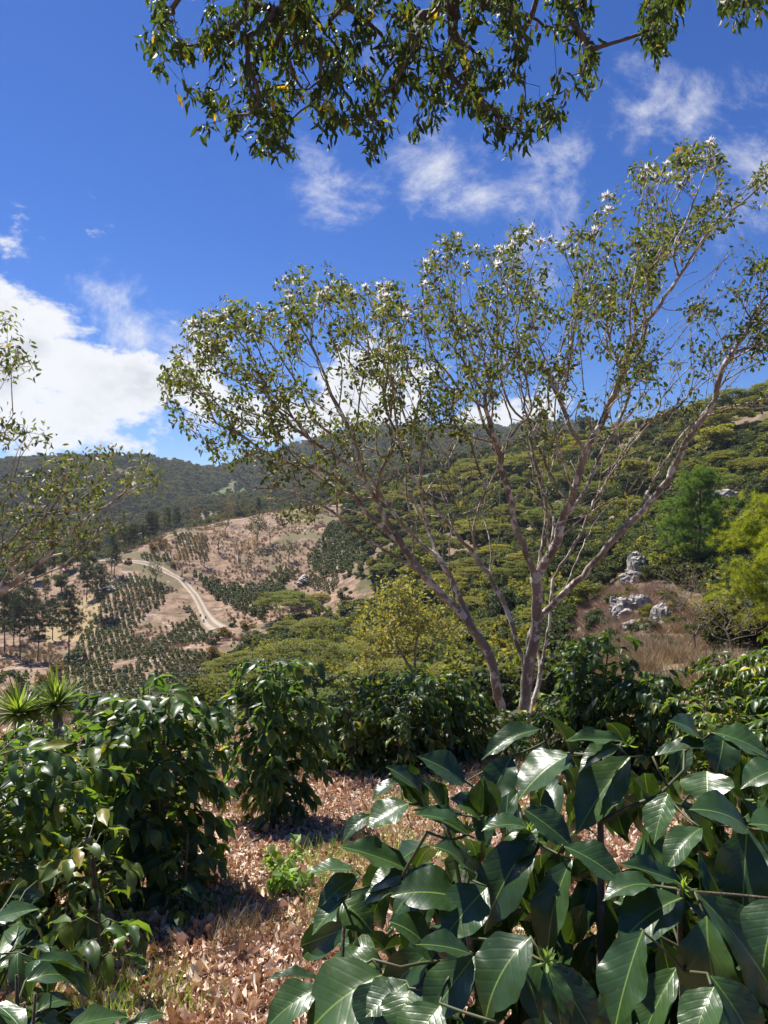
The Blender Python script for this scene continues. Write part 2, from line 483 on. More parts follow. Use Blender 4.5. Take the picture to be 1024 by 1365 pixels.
class Grow:
    """a branching skeleton: traced limbs first, then twigs grown out to target points"""
    def __init__(self, seed=0):
        self.P = []; self.par = []; self.len = []; self.r = np.random.default_rng(seed); self.minr = []
    def add(self, p, par, minr=0.0):
        self.P.append(np.asarray(p, float)); self.par.append(par); self.minr.append(minr)
        self.len.append(0 if par < 0 else self.len[par] + np.linalg.norm(self.P[par] - self.P[-1]))
        return len(self.P) - 1
    def path(self, pts, step=0.15, snap=True, jit=0.0, r0=0.0, r1=0.0):
        S = catmull(pts, step)
        n = len(S)
        if jit: S[1:-1] += self.r.normal(0, jit, (n - 2, 3))
        par = -1
        if self.P and snap:
            d = np.linalg.norm(np.array(self.P) - S[0], axis=1); par = int(np.argmin(d))
            S = S + (self.P[par] - S[0])[None] * np.linspace(1, 0, n)[:, None] ** 2
            S = S[1:]
        for i, s in enumerate(S):
            par = self.add(s, par, r0 + (r1 - r0) * i / max(1, len(S) - 1))
        return par
    def grow(self, T, bf=0.35, seg=0.25, jit=0.12, up=0.0):
        T = np.asarray(T, float); m = len(T)
        best = np.full(m, 1e9); bi = np.zeros(m, int)
        P = np.array(self.P); L = np.array(self.len)
        for a in range(0, m, 500):
            D = np.linalg.norm(T[a:a + 500, None] - P[None], axis=2) + bf * L[None]
            bi[a:a + 500] = np.argmin(D, 1); best[a:a + 500] = D.min(1)
        alive = np.ones(m, bool); tips = []
        for _ in range(m):
            k = int(np.argmin(np.where(alive, best, 1e18)))
            alive[k] = False
            p0 = self.P[bi[k]]; p1 = T[k]; d = np.linalg.norm(p1 - p0)
            ns = max(1, int(d / seg)); par = int(bi[k]); new = []
            off = self.r.normal(0, jit * d, 3)
            for j in range(1, ns + 1):
                t = j / ns
                q = p0 + (p1 - p0) * t + off * math.sin(math.pi * t) * 0.6 + np.array([0, 0, -up * d * math.sin(math.pi * t)])
                par = self.add(q, par); new.append(par)
            tips.append(par)
            for q in new:
                c = np.linalg.norm(T - self.P[q], axis=1) + bf * self.len[q]
                u = alive & (c < best); best[u] = c[u]; bi[u] = q
        return tips
    def radii(self, rt, p=2.2, rmax=None):
        n = len(self.P); a = np.zeros(n); ch = [[] for _ in range(n)]
        for i in range(n - 1, -1, -1):
            if a[i] == 0: a[i] = rt ** p
            if self.par[i] >= 0:
                a[self.par[i]] += a[i]; ch[self.par[i]].append(i)
        R = a ** (1 / p)
        if rmax: R = R * 1.0; R = rt + (R - rt) * (rmax - rt) / (R.max() - rt)
        R = np.maximum(R, np.array(self.minr))
        return R, ch
    def chains(self, rt, p=2.2, rmax=None):
        R, ch = self.radii(rt, p, rmax)
        out = []; st = [(i, None) for i in range(len(self.P)) if self.par[i] < 0]
        while st:
            i, pa = st.pop()
            c = [] if pa is None else [pa]
            first = i; cur = i
            while True:
                c.append(cur)
                if not ch[cur]: break
                k = sorted(ch[cur], key=lambda q: -R[q])
                for q in k[1:]: st.append((q, cur))
                cur = k[0]
            rr = R[c].copy()
            if pa is not None: rr[0] = min(rr[0], rr[1] * 1.25)
            out.append((np.array([self.P[q] for q in c]), rr))
        return out

def vn(x, y, s=0):
    xi = np.floor(x).astype(np.int64); yi = np.floor(y).astype(np.int64)
    fx = x - xi; fy = y - yi; fx = fx * fx * (3 - 2 * fx); fy = fy * fy * (3 - 2 * fy)
    def h(a, b):
        n = (a * 374761393 + b * 668265263 + s * 974634777) & 0xffffffff
        n = ((n ^ (n >> 13)) * 1274126177) & 0xffffffff
        return ((n ^ (n >> 16)) & 0xffff) / 65535.0
    return (h(xi, yi) * (1 - fx) + h(xi + 1, yi) * fx) * (1 - fy) + (h(xi, yi + 1) * (1 - fx) + h(xi + 1, yi + 1) * fx) * fy

def fbm(x, y, o=5, s=0):
    a = 0.5; v = 0.0
    for i in range(o):
        v = v + a * (vn(x, y, s + i) - 0.5); x = x * 2.03 + 7.1; y = y * 2.03 + 3.3; a *= 0.5
    return v

def in_poly(x, y, poly):
    x = np.asarray(x, float); y = np.asarray(y, float)
    c = np.zeros(x.shape, bool); n = len(poly); j = n - 1
    for i in range(n):
        xi, yi = poly[i]; xj, yj = poly[j]
        if yi != yj:
            c ^= ((yi > y) != (yj > y)) & (x < (xj - xi) * (y - yi) / (yj - yi) + xi)
        j = i
    return c

def W(px, py, D):
    return np.array([(px - 512) / F * D, D, EYE + (682 - py) / F * D])

# ------------------------------------------------------------------ terrain
SL = 0.18
PROF = {
 -2500: [(14, 967), (60, 985), (150, 900), (300, 760), (500, 700), (900, 600), (1500, 650), (4000, 700)],
 -900: [(14, 967), (40, 1060), (110, 960), (200, 850), (300, 780), (500, 720), (900, 602), (1400, 680), (4000, 700)],
 -200: [(14, 967), (40, 1080), (80, 1000), (120, 930), (160, 880), (200, 820), (230, 775), (300, 785), (500, 745), (700, 680), (900, 604), (1300, 690), (4000, 720)],
 0: [(14, 967), (40, 1080), (80, 1000), (110, 940), (150, 885), (180, 845), (210, 800), (235, 765), (300, 785), (500, 745), (700, 685), (900, 608), (1300, 700), (4000, 720)],
 90: [(14, 967), (40, 1070), (85, 985), (120, 920), (155, 880), (185, 835), (210, 790), (240, 748), (300, 770), (500, 740), (700, 680), (900, 604), (1300, 700), (4000, 720)],
 150: [(14, 967), (40, 1060), (90, 965), (130, 905), (165, 855), (195, 800), (230, 745), (245, 738), (300, 760), (500, 735), (700, 680), (930, 608), (1400, 700), (4000, 720)],
 230: [(14, 967), (40, 1060), (95, 945), (135, 895), (175, 840), (210, 780), (240, 725), (265, 698), (330, 730), (500, 715), (760, 670), (1000, 614), (1400, 690), (4000, 720)],
 300: [(14, 967), (40, 1060), (100, 930), (140, 885), (180, 830), (220, 770), (260, 710), (290, 688), (350, 705), (550, 690), (800, 665), (1100, 630), (1600, 680), (3200, 621), (4200, 720)],
 360: [(14, 967), (40, 1055), (95, 935), (135, 885), (175, 830), (215, 770), (255, 705), (285, 678), (360, 700), (550, 688), (800, 660), (1250, 614), (1700, 680), (3200, 624), (4200, 720)],
 430: [(14, 967), (40, 1050), (90, 945), (130, 885), (170, 830), (210, 770), (250, 705), (280, 675), (400, 690), (700, 650), (1300, 590), (1700, 660), (4000, 720)],
 490: [(14, 967), (40, 1040), (90, 935), (130, 870), (170, 805), (210, 745), (255, 690), (290, 662), (450, 670), (800, 625), (1350, 569), (1800, 640), (4000, 720)],
 550: [(14, 967), (40, 1030), (90, 915), (130, 850), (170, 785), (210, 725), (260, 670), (300, 645), (350, 630), (500, 650), (800, 612), (1350, 574), (1800, 640), (4000, 720)],
 640: [(14, 967), (40, 1000), (80, 905), (120, 830), (165, 755), (215, 690), (270, 640), (330, 612), (480, 635), (900, 600), (1350, 582), (1800, 640), (4000, 720)],
 700: [(14, 967), (38, 985), (70, 900), (110, 820), (150, 750), (200, 690), (260, 635), (330, 596), (480, 615), (900, 592), (1350, 570), (1800, 640), (4000, 720)],
 780: [(14, 967), (35, 960), (60, 885), (85, 830), (120, 765), (170, 700), (230, 632), (300, 580), (420, 600), (900, 585), (1350, 565), (1800, 640), (4000, 720)],
 850: [(14, 967), (32, 930), (52, 865), (70, 810), (95, 765), (135, 705), (190, 635), (260, 568), (400, 590), (1000, 600), (1350, 600), (4000, 720)],
 930: [(14, 965), (30, 925), (50, 865), (70, 812), (95, 750), (130, 690), (180, 618), (245, 548), (400, 580), (1000, 600), (4000, 720)],
 1000: [(14, 962), (28, 925), (48, 860), (72, 795), (105, 725), (150, 640), (200, 560), (235, 528), (350, 560), (1000, 600), (4000, 720)],
 1150: [(14, 958), (28, 910), (48, 840), (72, 770), (105, 690), (150, 600), (210, 510), (260, 480), (400, 500), (1000, 560), (4000, 720)],
 1800: [(14, 958), (28, 910), (60, 820), (120, 690), (200, 560), (300, 500), (500, 480), (1000, 560), (4000, 720)],
 3500: [(14, 960), (60, 880), (150, 720), (300, 600), (700, 560), (4000, 700)],
}
LD = np.linspace(math.log(14), math.log(4200), 260)
cks = sorted(PROF)
CG = np.unique(np.concatenate([np.linspace(-2500, -150, 60), np.linspace(-150, 1180, 420), np.linspace(1180, 3500, 60)]))
def _prof(k):
    pr = PROF[k]
    D = np.array([p[0] for p in pr], float); Z = EYE + (682 - np.array([p[1] for p in pr], float)) / F * D
    Z[0] = -SL * 14
    return np.interp(np.exp(LD), D, Z)
TAB0 = np.array([_prof(k) for k in cks])
TAB = np.array([[0.0]] * len(CG)) * np.ones((1, len(LD)))
for j in range(len(LD)):
    TAB[:, j] = np.interp(CG, cks, TAB0[:, j])
CU = np.linspace(-2500, 3500, 2001)
TU = np.array([np.interp(CU, CG, TAB[:, j]) for j in range(len(LD))]).T
def blur(A, k, axis):
    ker = np.hanning(2 * k + 3)[1:-1]; ker /= ker.sum()
    pad = [(0, 0), (0, 0)]; pad[axis] = (k, k)
    B = np.pad(A, pad, mode='edge')
    return np.apply_along_axis(lambda v: np.convolve(v, ker, 'valid'), axis, B)
TU = blur(TU, 8, 0)
_s = blur(TU, 4, 1)
wgt = np.clip((LD - LD[0]) / 0.25, 0, 1)[None]
TU = TU * (1 - wgt) + _s * wgt

def tz(x, y):
    x = np.asarray(x, float); y = np.asarray(y, float)
    ys = np.maximum(y, 14.0)
    c = np.clip(512 + F * x / ys, -2499, 3499)
    ci = (c + 2500) / 3.0; i = np.clip(ci.astype(int), 0, 1999); fi = ci - i
    lj = (np.log(ys) - LD[0]) / (LD[1] - LD[0]); j = np.clip(lj.astype(int), 0, len(LD) - 2); fj = np.clip(lj - j, 0, 1)
    z = (TU[i, j] * (1 - fi) + TU[i + 1, j] * fi) * (1 - fj) + (TU[i, j + 1] * (1 - fi) + TU[i + 1, j + 1] * fi) * fj
    amp = np.clip((ys - 18) / 60, 0, 1)
    n = fbm(x / 22, y / 22, 5, 3) * np.clip(ys * 0.02, 0, 4.5) + fbm(x / 90, y / 90, 6, 11) * np.clip((ys - 300) * 0.06, 0, 46)
    near = -SL * y + fbm(x * 1.3, y * 1.3, 3, 21) * 0.10 * np.clip((14 - y) / 3, 0, 1)
    return np.where(y < 14, near, z + n * amp)

def proj(x, y, z):
    return 512 + F * x / y, 682 - (z - EYE) * F / y

def hit(px, py, dmin=14.0, dmax=2500):
    D = np.exp(np.linspace(math.log(dmin), math.log(dmax), 900))
    x = (px - 512) / F * D; z = tz(x, D)
    pp = 682 - (z - EYE) * F / D
    k = np.where(pp <= py)[0]
    k = k[0] if len(k) else len(D) - 1
    return np.array([x[k], D[k], z[k]])

def mask_col(px, py):
    j = 9 * 1.0
    qx = px + (vn(px / 14, py / 14, 5) - .5) * 2 * j; qy = py + (vn(px / 14, py / 14, 6) - .5) * 2 * j
    soilP = [(-200, 900), (-200, 760), (0, 750), (60, 742), (140, 728), (180, 712), (230, 690), (330, 668), (380, 655), (440, 660), (450, 700), (430, 740), (470, 762), (490, 800), (440, 806), (400, 835), (340, 850), (300, 900), (330, 960), (300, 1010), (-200, 1010)]
    return qx, qy, soilP

def build_ground():
    # near patch
    nx, ny = 260, 130
    xs = np.linspace(-43.3, 43.3, nx); ys = np.linspace(-22, 14, ny)
    X, Y = np.meshgrid(xs, ys); Zn = tz(X, Y)
    V1 = np.stack([X, Y, Zn], -1).reshape(-1, 3)
    a = (np.arange(ny - 1)[:, None] * nx + np.arange(nx - 1)[None]).ravel()
    Q1 = np.stack([a, a + 1, a + nx + 1, a + nx], 1)
    # far sheet
    LL = np.exp(np.linspace(math.log(14), math.log(4200), 300))
    C, D = np.meshgrid(CG, LL)
    X2 = (C - 512) / F * D; Z2 = tz(X2, D)
    V2 = np.stack([X2, D, Z2], -1).reshape(-1, 3)
    nc = len(CG)
    a = (np.arange(len(LL) - 1)[:, None] * nc + np.arange(nc - 1)[None]).ravel() + len(V1)
    Q2 = np.stack([a, a + 1, a + nc + 1, a + nc], 1)
    V = np.vstack([V1, V2])
    me = mesh_np('ground', V, [np.vstack([Q1, Q2])], M['ground'])
    px = 512 + F * V[:, 0] / np.maximum(V[:, 1], 1.0); py = 682 - (V[:, 2] - EYE) * F / np.maximum(V[:, 1], 1.0)
    D = V[:, 1]
    qx, qy, soilP = mask_col(px, py)
    soil = (in_poly(qx, qy, soilP) & (D > 60) & (D < 330)).astype(np.float32)
    for pl in ([(915, 642), (985, 642), (995, 668), (930, 672)], [(770, 770), (860, 762), (960, 850), (960, 940), (880, 930), (760, 860)], [(965, 556), (1045, 548), (1045, 572), (970, 576)], [(985, 820), (1050, 820), (1050, 870), (985, 860)]):
        soil = np.maximum(soil, (in_poly(qx, qy, pl) & (D > 14) & (D < 330)) * np.clip(.55 + 3.5 * fbm(V[:, 0] / 5, V[:, 1] / 5, 4, 41), 0, .95))
    pat = np.clip((fbm(V[:, 0] / 16, V[:, 1] / 16, 4, 71) - .09) * 12, 0, .75) * (D > 60) * (D < 330)
    soil = np.maximum(soil, pat)
    far = ((fbm(V[:, 0] / 60, V[:, 1] / 60, 4, 31) > 0.12) & (D > 330)) * 0.35
    soil = np.maximum(soil, far)
    straw = (in_poly(qx, qy, [(98, 792), (124, 790), (138, 822), (120, 845), (70, 860), (50, 845)]) & (D > 100)).astype(np.float32)
    straw = np.maximum(straw, in_poly(qx, qy, [(850, 860), (910, 840), (960, 900), (960, 950), (850, 930)]) * (D < 80) * (D > 14) * .7)
    straw = np.maximum(straw, (in_poly(qx, qy, [(545, 680), (700, 640), (980, 560), (980, 620), (760, 760), (640, 790)]) & (D > 60) & (D < 320)) * .12)
    field = (in_poly(qx, qy, [(280, 655), (310, 645), (335, 655), (310, 668), (270, 668)]) & (D > 400)).astype(np.float32)
    lit = np.clip((22 - D) / 6, 0, 1)
    for nme, arr in (('soil', soil), ('straw', straw), ('field', field), ('litter', lit)):
        at = me.attributes.new(nme, 'FLOAT', 'POINT')
        at.data.foreach_set('value', np.asarray(arr, dtype=np.float32))
    obj('ground', me, kind='structure')
build_ground()
from mathutils.bvhtree import BVHTree
def _bvh():
    me = bpy.data.objects['ground'].data
    v = np.zeros(len(me.vertices) * 3, np.float32); me.vertices.foreach_get('co', v)
    q = np.zeros(len(me.loops), np.int32); me.loops.foreach_get('vertex_index', q)
    return BVHTree.FromPolygons(v.reshape(-1, 3).tolist(), q.reshape(-1, 4).tolist())
BVH = _bvh()
def gz(x, y):
    h = BVH.ray_cast(Vector((float(x), float(y), 900.0)), Vector((0, 0, -1)))
    return h[0].z if h[0] is not None else float(tz(x, y))

def build_road():
    pts = [(126, 746), (150, 746), (165, 748), (200, 754), (225, 764), (242, 774), (254, 787), (264, 801), (273, 818), (281, 830), (292, 838)]
    W3 = catmull([hit(a, b, 100) for a, b in pts], 1.0)
    W3 = W3.copy()
    Vs = []; UV = []; n = len(W3)
    T = unit(np.gradient(W3, axis=0)); S = unit(np.cross(T, [0, 0, 1.0]))
    for i in range(n):
        hw = 1.3 + 0.7 * (max(0, i - n + 18) / 18) * 2
        for k in range(7):
            s = k / 6 * 2 - 1
            p = W3[i] + S[i] * s * hw
            Vs.append((p[0], p[1], gz(p[0], p[1]) + 0.10 - 0.04 * abs(s))); UV.append((k / 6, i / n * 20))
    a = (np.arange(n - 1)[:, None] * 7 + np.arange(6)[None]).ravel()
    me = mesh_np('dirt_track', Vs, [np.stack([a, a + 1, a + 8, a + 7], 1)], M['road'], np.array(UV))
    obj('dirt_road', me, kind='structure')
build_road()

# ------------------------------------------------------------------ GN scatter (stuff)
def gn_scatter(name, pts, scales, rots, src, **kw):
    """pts (n,3); scales (n,); rots (n,3)"""
    me = bpy.data.meshes.new(name)
    pts = np.asarray(pts, np.float32)
    me.vertices.add(len(pts)); me.vertices.foreach_set('co', pts.ravel())
    a = me.attributes.new('sc', 'FLOAT', 'POINT'); a.data.foreach_set('value', np.asarray(scales, np.float32))
    a = me.attributes.new('rt', 'FLOAT_VECTOR', 'POINT'); a.data.foreach_set('vector', np.asarray(rots, np.float32).ravel())
    me.materials.append(src.data.materials[0])
    o = obj(name, me, **kw)
    ng = bpy.data.node_groups.new(name + '_scatter', 'GeometryNodeTree')
    ng.interface.new_socket(name='Geometry', in_out='INPUT', socket_type='NodeSocketGeometry')
    ng.interface.new_socket(name='Geometry', in_out='OUTPUT', socket_type='NodeSocketGeometry')
    N = ng.nodes; L = ng.links
    gi = N.new('NodeGroupInput'); go = N.new('NodeGroupOutput')
    ip = N.new('GeometryNodeInstanceOnPoints'); oi = N.new('GeometryNodeObjectInfo')
    oi.inputs['Object'].default_value = src
    s1 = N.new('GeometryNodeInputNamedAttribute'); s1.data_type = 'FLOAT'; s1.inputs['Name'].default_value = 'sc'
    s2 = N.new('GeometryNodeInputNamedAttribute'); s2.data_type = 'FLOAT_VECTOR'; s2.inputs['Name'].default_value = 'rt'
    e2r = N.new('FunctionNodeEulerToRotation')
    L.new(gi.outputs[0], ip.inputs['Points']); L.new(oi.outputs['Geometry'], ip.inputs['Instance'])
    L.new(s1.outputs[0], ip.inputs['Scale']); L.new(s2.outputs[0], e2r.inputs[0]); L.new(e2r.outputs[0], ip.inputs['Rotation'])
    L.new(ip.outputs[0], go.inputs[0])
    md = o.modifiers.new('scatter', 'NODES'); md.node_group = ng
    return o

def rand_units(n, r, up=0.0):
    v = r.normal(0, 1, (n, 3)); v[:, 2] += up
    return unit(v)

def lobe_leaves(centers, radii, per, size, r, flat=0.45, upn=1.2, shell=0.55):
    """leaf-sized faces spread through flattened lobes -> positions, frames, sizes"""
    P = []; 
    for c, rad in zip(centers, radii):
        d = rand_units(per, r); k = (r.random(per) ** (1 / 3.0)) * (1 - shell) + shell * r.random(per) ** 0.25
        k = np.clip(k, 0, 1.15)
        P.append(c + d * k[:, None] * rad * np.array([1, 1, flat]))
    P = np.concatenate(P); n = len(P)
    Y = rand_units(n, r) * np.array([1, 1, .5]); N = rand_units(n, r, upn)
    S = size * r.uniform(.6, 1.3, n)
    return P, frames(Y, N), np.stack([S * .7, S, S], 1)

# ---- umbrella-shaped shade tree (unit: metres, crown radius about 4.5)
def canopy_variant(seed, dark=False, rad=4.5, h=4.4, nl=46, flat=0.21, per=330, size=.165, mat='canopy'):
    r = np.random.default_rng(seed)
    cs = []
    tries = 0
    while len(cs) < nl and tries < 4000:
        tries += 1
        a = r.uniform(0, 2 * math.pi); q = math.sqrt(r.random()) * rad
        z = h + 1.5 * (1 - (q / rad) ** 2) + r.uniform(-.3, .25) - (0.7 * r.random() if q > rad * .7 else 0)
        c = np.array([q * math.cos(a) * r.uniform(.85, 1.1), q * math.sin(a), z])
        if all(np.linalg.norm((c - k) * [1, 1, 1.6]) > rad * .23 for k in cs): cs.append(c)
    rr = r.uniform(.75, 1.35, len(cs)) * rad / 4.5 * 1.05
    P, R, S = lobe_leaves(cs, rr, per, size, r, flat, 2.4)
    crown = scatter_mesh('umbrella_crown', QUAD, R, S, P, M[mat], False, False)
    g = Grow(seed)
    g.path([(0, 0, -1.0), (r.uniform(-.2, .2), r.uniform(-.2, .2), h * .25)], .5, r0=.13, r1=.11)
    g.grow([c - [0, 0, .25] for c in cs], .25, 1.2, .06)
    trunk = tube_mesh('umbrella_trunk', g.chains(.018, 2.0, .16), M['bark'], 5)
    return crown, trunk

def round_variant(seed, mat='canopy_dark', rad=2.2, h=3.0, nl=22, per=170, size=.22, flat=.75, bare=False):
    r = np.random.default_rng(seed); cs = []
    for i in range(nl):
        d = rand_units(1, r)[0]; k = r.uniform(.35, .85)
        cs.append(np.array([0, 0, h]) + d * k * rad * np.array([1, 1, 1.05]))
    rr = r.uniform(.5, .95, nl) * rad / 2.2
    P, R, S = lobe_leaves(cs, rr, per, size, r, flat, .7)
    crown = scatter_mesh('round_crown', QUAD, R, S, P, M[mat], False, False)
    g = Grow(seed)
    g.path([(0, 0, -1.0), (0, 0, h * .35)], .5, r0=.1, r1=.08)
    g.grow(cs, .3, .8, .08)
    trunk = tube_mesh('round_trunk', g.chains(.015, 2.0, .14), M['bark' if bare else 'bark_dark'], 5)
    return crown, trunk

def pine_variant(seed, mat, h=14.0, clear=.45, rad=2.6, needles=26, nl=.42, w=.02, whorls=13, bark='bark_pine', dens=1.0, trunk_r=.17):
    r = np.random.default_rng(seed)
    g = []; P = []; Y = []
    bend = r.normal(0, .25, 2)
    def tp(t): return np.array([bend[0] * math.sin(t * 2), bend[1] * math.sin(t * 2.4), t * h])
    tr = [(np.array([tp(t) for t in np.linspace(-.06, 1, 16)]), np.linspace(trunk_r, .02, 16))]
    for k in range(whorls):
        t = clear + (1 - clear) * (k + r.uniform(-.3, .3)) / whorls
        t = min(.99, max(clear * .8, t))
        L = rad * (1 - max(0.0, (t - clear) / (1 - clear)) ** 2.2 * .8) * r.uniform(.5, 1.2) * (0.65 if t < clear + .08 else 1)
        nb = int(r.integers(3, 6)); a0 = r.uniform(0, 6.28)
        for b in range(nb):
            a = a0 + b * 6.28 / nb + r.uniform(-.4, .4); up = r.uniform(.0, .45)
            d = np.array([math.cos(a), math.sin(a), up]); n = 6
            pts = np.array([tp(t) + d * L * s + np.array([0, 0, -.25 * L * s * s]) for s in np.linspace(0, 1, n)])
            pts[1:] += r.normal(0, .05, (n - 1, 3))
            tr.append((pts, np.linspace(.045, .01, n)))
            ncl = max(3, int(L * 6.5 * dens))
            for s in r.uniform(.25, 1.05, ncl):
                q = tp(t) + d * L * min(s, 1) + np.array([0, 0, -.25 * L * s * s]) + r.normal(0, .26, 3) * (np.array([1.3, 1.3, 1.1])) * s * rad / 3.2
                dd = unit(rand_units(needles, r, .55) + d * .5)
                P.append(np.repeat(q[None], needles, 0)); Y.append(dd)
    P = np.concatenate(P); Y = np.concatenate(Y); n = len(P)
    tm = (np.array([(-.5, 0, 0), (.5, 0, 0), (.0, 1, -.12)], float), np.zeros((0, 4), int), np.array([(0, 1, 2)]), np.zeros((3, 2)))
    S = np.stack([np.full(n, w), nl * r.uniform(.7, 1.2, n), np.full(n, nl)], 1)
    crown = scatter_mesh('pine_crown', tm, frames(Y, rand_units(n, r)), S, P, M[mat], False, False)
    return crown, tube_mesh('pine_trunk', tr, M[bark], 6)

def young_variant(seed, mat='young'):
    r = np.random.default_rng(seed); n = 150
    z = r.random(n) ** .8; a = r.uniform(0, 6.28, n); q = .50 * (1 - z * .75) * np.sqrt(r.random(n))
    P = np.stack([q * np.cos(a), q * np.sin(a), .10 + z * 1.25], 1)
    Y = np.stack([np.cos(a), np.sin(a), r.uniform(-.8, .3, n)], 1)
    S = r.uniform(.18, .32, n)
    return scatter_mesh('young_coffee', QUAD, frames(Y, rand_units(n, r, 1.0)), np.stack([S * .6, S, S], 1), P, M[mat], False, False)

TREE_LABELS = {}
def place_tree(name, variant, loc, sc, rz, label, cat, group, zs=1.0, tilt=(0, 0)):
    t = empty(name, loc, label=label, cat=cat, group=group)
    t.rotation_euler = (tilt[0], tilt[1], rz); t.scale = (sc, sc, sc * zs)
    obj('crown', variant[0], t); obj('trunk', variant[1], t)
    return t

# ------------------------------------------------------------------ far forest (reads as one mass)
FOR = [round_variant(900 + i, 'forest', rad=4.2, h=4.6, nl=16, per=60, size=.85) for i in range(3)]
srcs = []
for c, tr in FOR:
    srcs.append(bpy.data.objects.new('forest_tree_source', c))
DN = bpy.data.objects.new('coffee_bush_source', round_variant(950, 'canopy_dark', rad=1.3, h=1.1, nl=12, per=70, size=.25)[0])
OL = bpy.data.objects.new('olive_bush_source', round_variant(951, 'canopy', rad=1.9, h=1.4, nl=12, per=70, size=.30)[0])

def vis_margin(c_bins=300, c0=-300, c1=1400, nd=500, dmax=4000):
    cs = np.linspace(c0, c1, c_bins); D = np.exp(np.linspace(math.log(14), math.log(dmax), nd))
    C, DD = np.meshgrid(cs, D, indexing='ij')
    X = (C - 512) / F * DD; Z = tz(X, DD); PY = 682 - (Z - EYE) * F / DD
    return cs, D, np.minimum.accumulate(PY, axis=1)
VC, VD, VPY = vis_margin()
def visible(x, y, z, margin=10, h=0.0):
    c, p = proj(x, y, z + h)
    i = np.clip(((c - VC[0]) / (VC[1] - VC[0])).astype(int), 0, len(VC) - 1)
    j = np.clip(np.searchsorted(VD, y * .985) - 1, 0, len(VD) - 1)
    return p <= VPY[i, j] + margin

def spur_soil(px, py):
    return in_poly(px, py, mask_col(0., 0.)[2])

r = np.random.default_rng(5)
n = 60000
c = r.uniform(-260, 1300, n); D = 330 * (1650 / 330) ** (r.random(n) ** .62)
x = (c - 512) / F * D; z = tz(x, D)
ok = visible(x, D, z, 6, 4.0)
px, py = proj(x, D, z)
thin = fbm(x / 60, D / 60, 4, 31) > 0.12
ok &= ~(thin & (r.random(n) < .8))
ok &= ~(in_poly(px, py, [(280, 655), (310, 645), (335, 655), (310, 668), (270, 668)]) & (r.random(n) < .95))
x, y, z = x[ok], D[ok], z[ok]
print('forest', len(x))
sc = r.uniform(.55, 1.15, len(x)) * np.clip(y / 700, .75, 1.6)
for k in range(3):
    m = np.arange(len(x)) % 3 == k
    rt = np.stack([np.zeros(m.sum()), np.zeros(m.sum()), r.uniform(0, 6.28, m.sum())], 1)
    gn_scatter('forest', np.stack([x, y, z - .6], 1)[m], sc[m], rt, srcs[k], kind='stuff',
               label=['dull green forest covering the far mountain slopes', 'dark tree mass on the distant mountain slopes', 'wooded cover of the distant ridges'][k], cat='forest')
# far blue range trees
n = 5000
c = r.uniform(200, 460, n); D = r.uniform(2300, 3300, n); x = (c - 512) / F * D; z = tz(x, D); ok = visible(x, D, z, 4, 5)
gn_scatter('forest', np.stack([x, D, z], 1)[ok], r.uniform(1.5, 2.6, ok.sum()), np.zeros((ok.sum(), 3)), srcs[0], kind='stuff', label='blue wooded ridge on the horizon in the gap of the mountains', cat='forest')

# understory of the right hillside: dark coffee under the shade trees
HILL = [(270, 950), (300, 890), (400, 820), (488, 805), (500, 770), (478, 730), (455, 700), (445, 676), (560, 640), (640, 612), (760, 570), (900, 545), (1024, 515), (1300, 430), (1300, 1000), (1040, 1000),
        (960, 880), (945, 800), (880, 770), (800, 770), (760, 800), (740, 940), (500, 960)]
CLEAR1 = [(905, 640), (990, 640), (1000, 675), (915, 690)]
CLEAR2 = [(965, 556), (1045, 548), (1045, 572), (970, 576)]
n = 16000
c = r.uniform(240, 1250, n); D = 45 * (340 / 45) ** (r.random(n) ** .55)
x = (c - 512) / F * D; z = tz(x, D); px, py = proj(x, D, z)
ok = in_poly(px, py, HILL) & visible(x, D, z, 8, 1.0) & ~in_poly(px, py, CLEAR1) & ~in_poly(px, py, CLEAR2) & ((fbm(x / 16, D / 16, 4, 71) < .11) | (r.random(n) < .25))
x, y, z = x[ok], D[ok], z[ok]; print('understory', len(x))
pick = r.random(len(x)) < .88
for src, m, lb in ((DN, pick, 'dark coffee bushes under the shade trees of the hillside'), (OL, ~pick, 'olive brush between the shade trees of the hillside')):
    gn_scatter('undergrowth', np.stack([x, y, z - .2], 1)[m], r.uniform(.6, 1.5, m.sum()), np.stack([0 * x, 0 * x, r.uniform(0, 6, len(x))], 1)[m], src, kind='stuff', label=lb, cat='undergrowth')

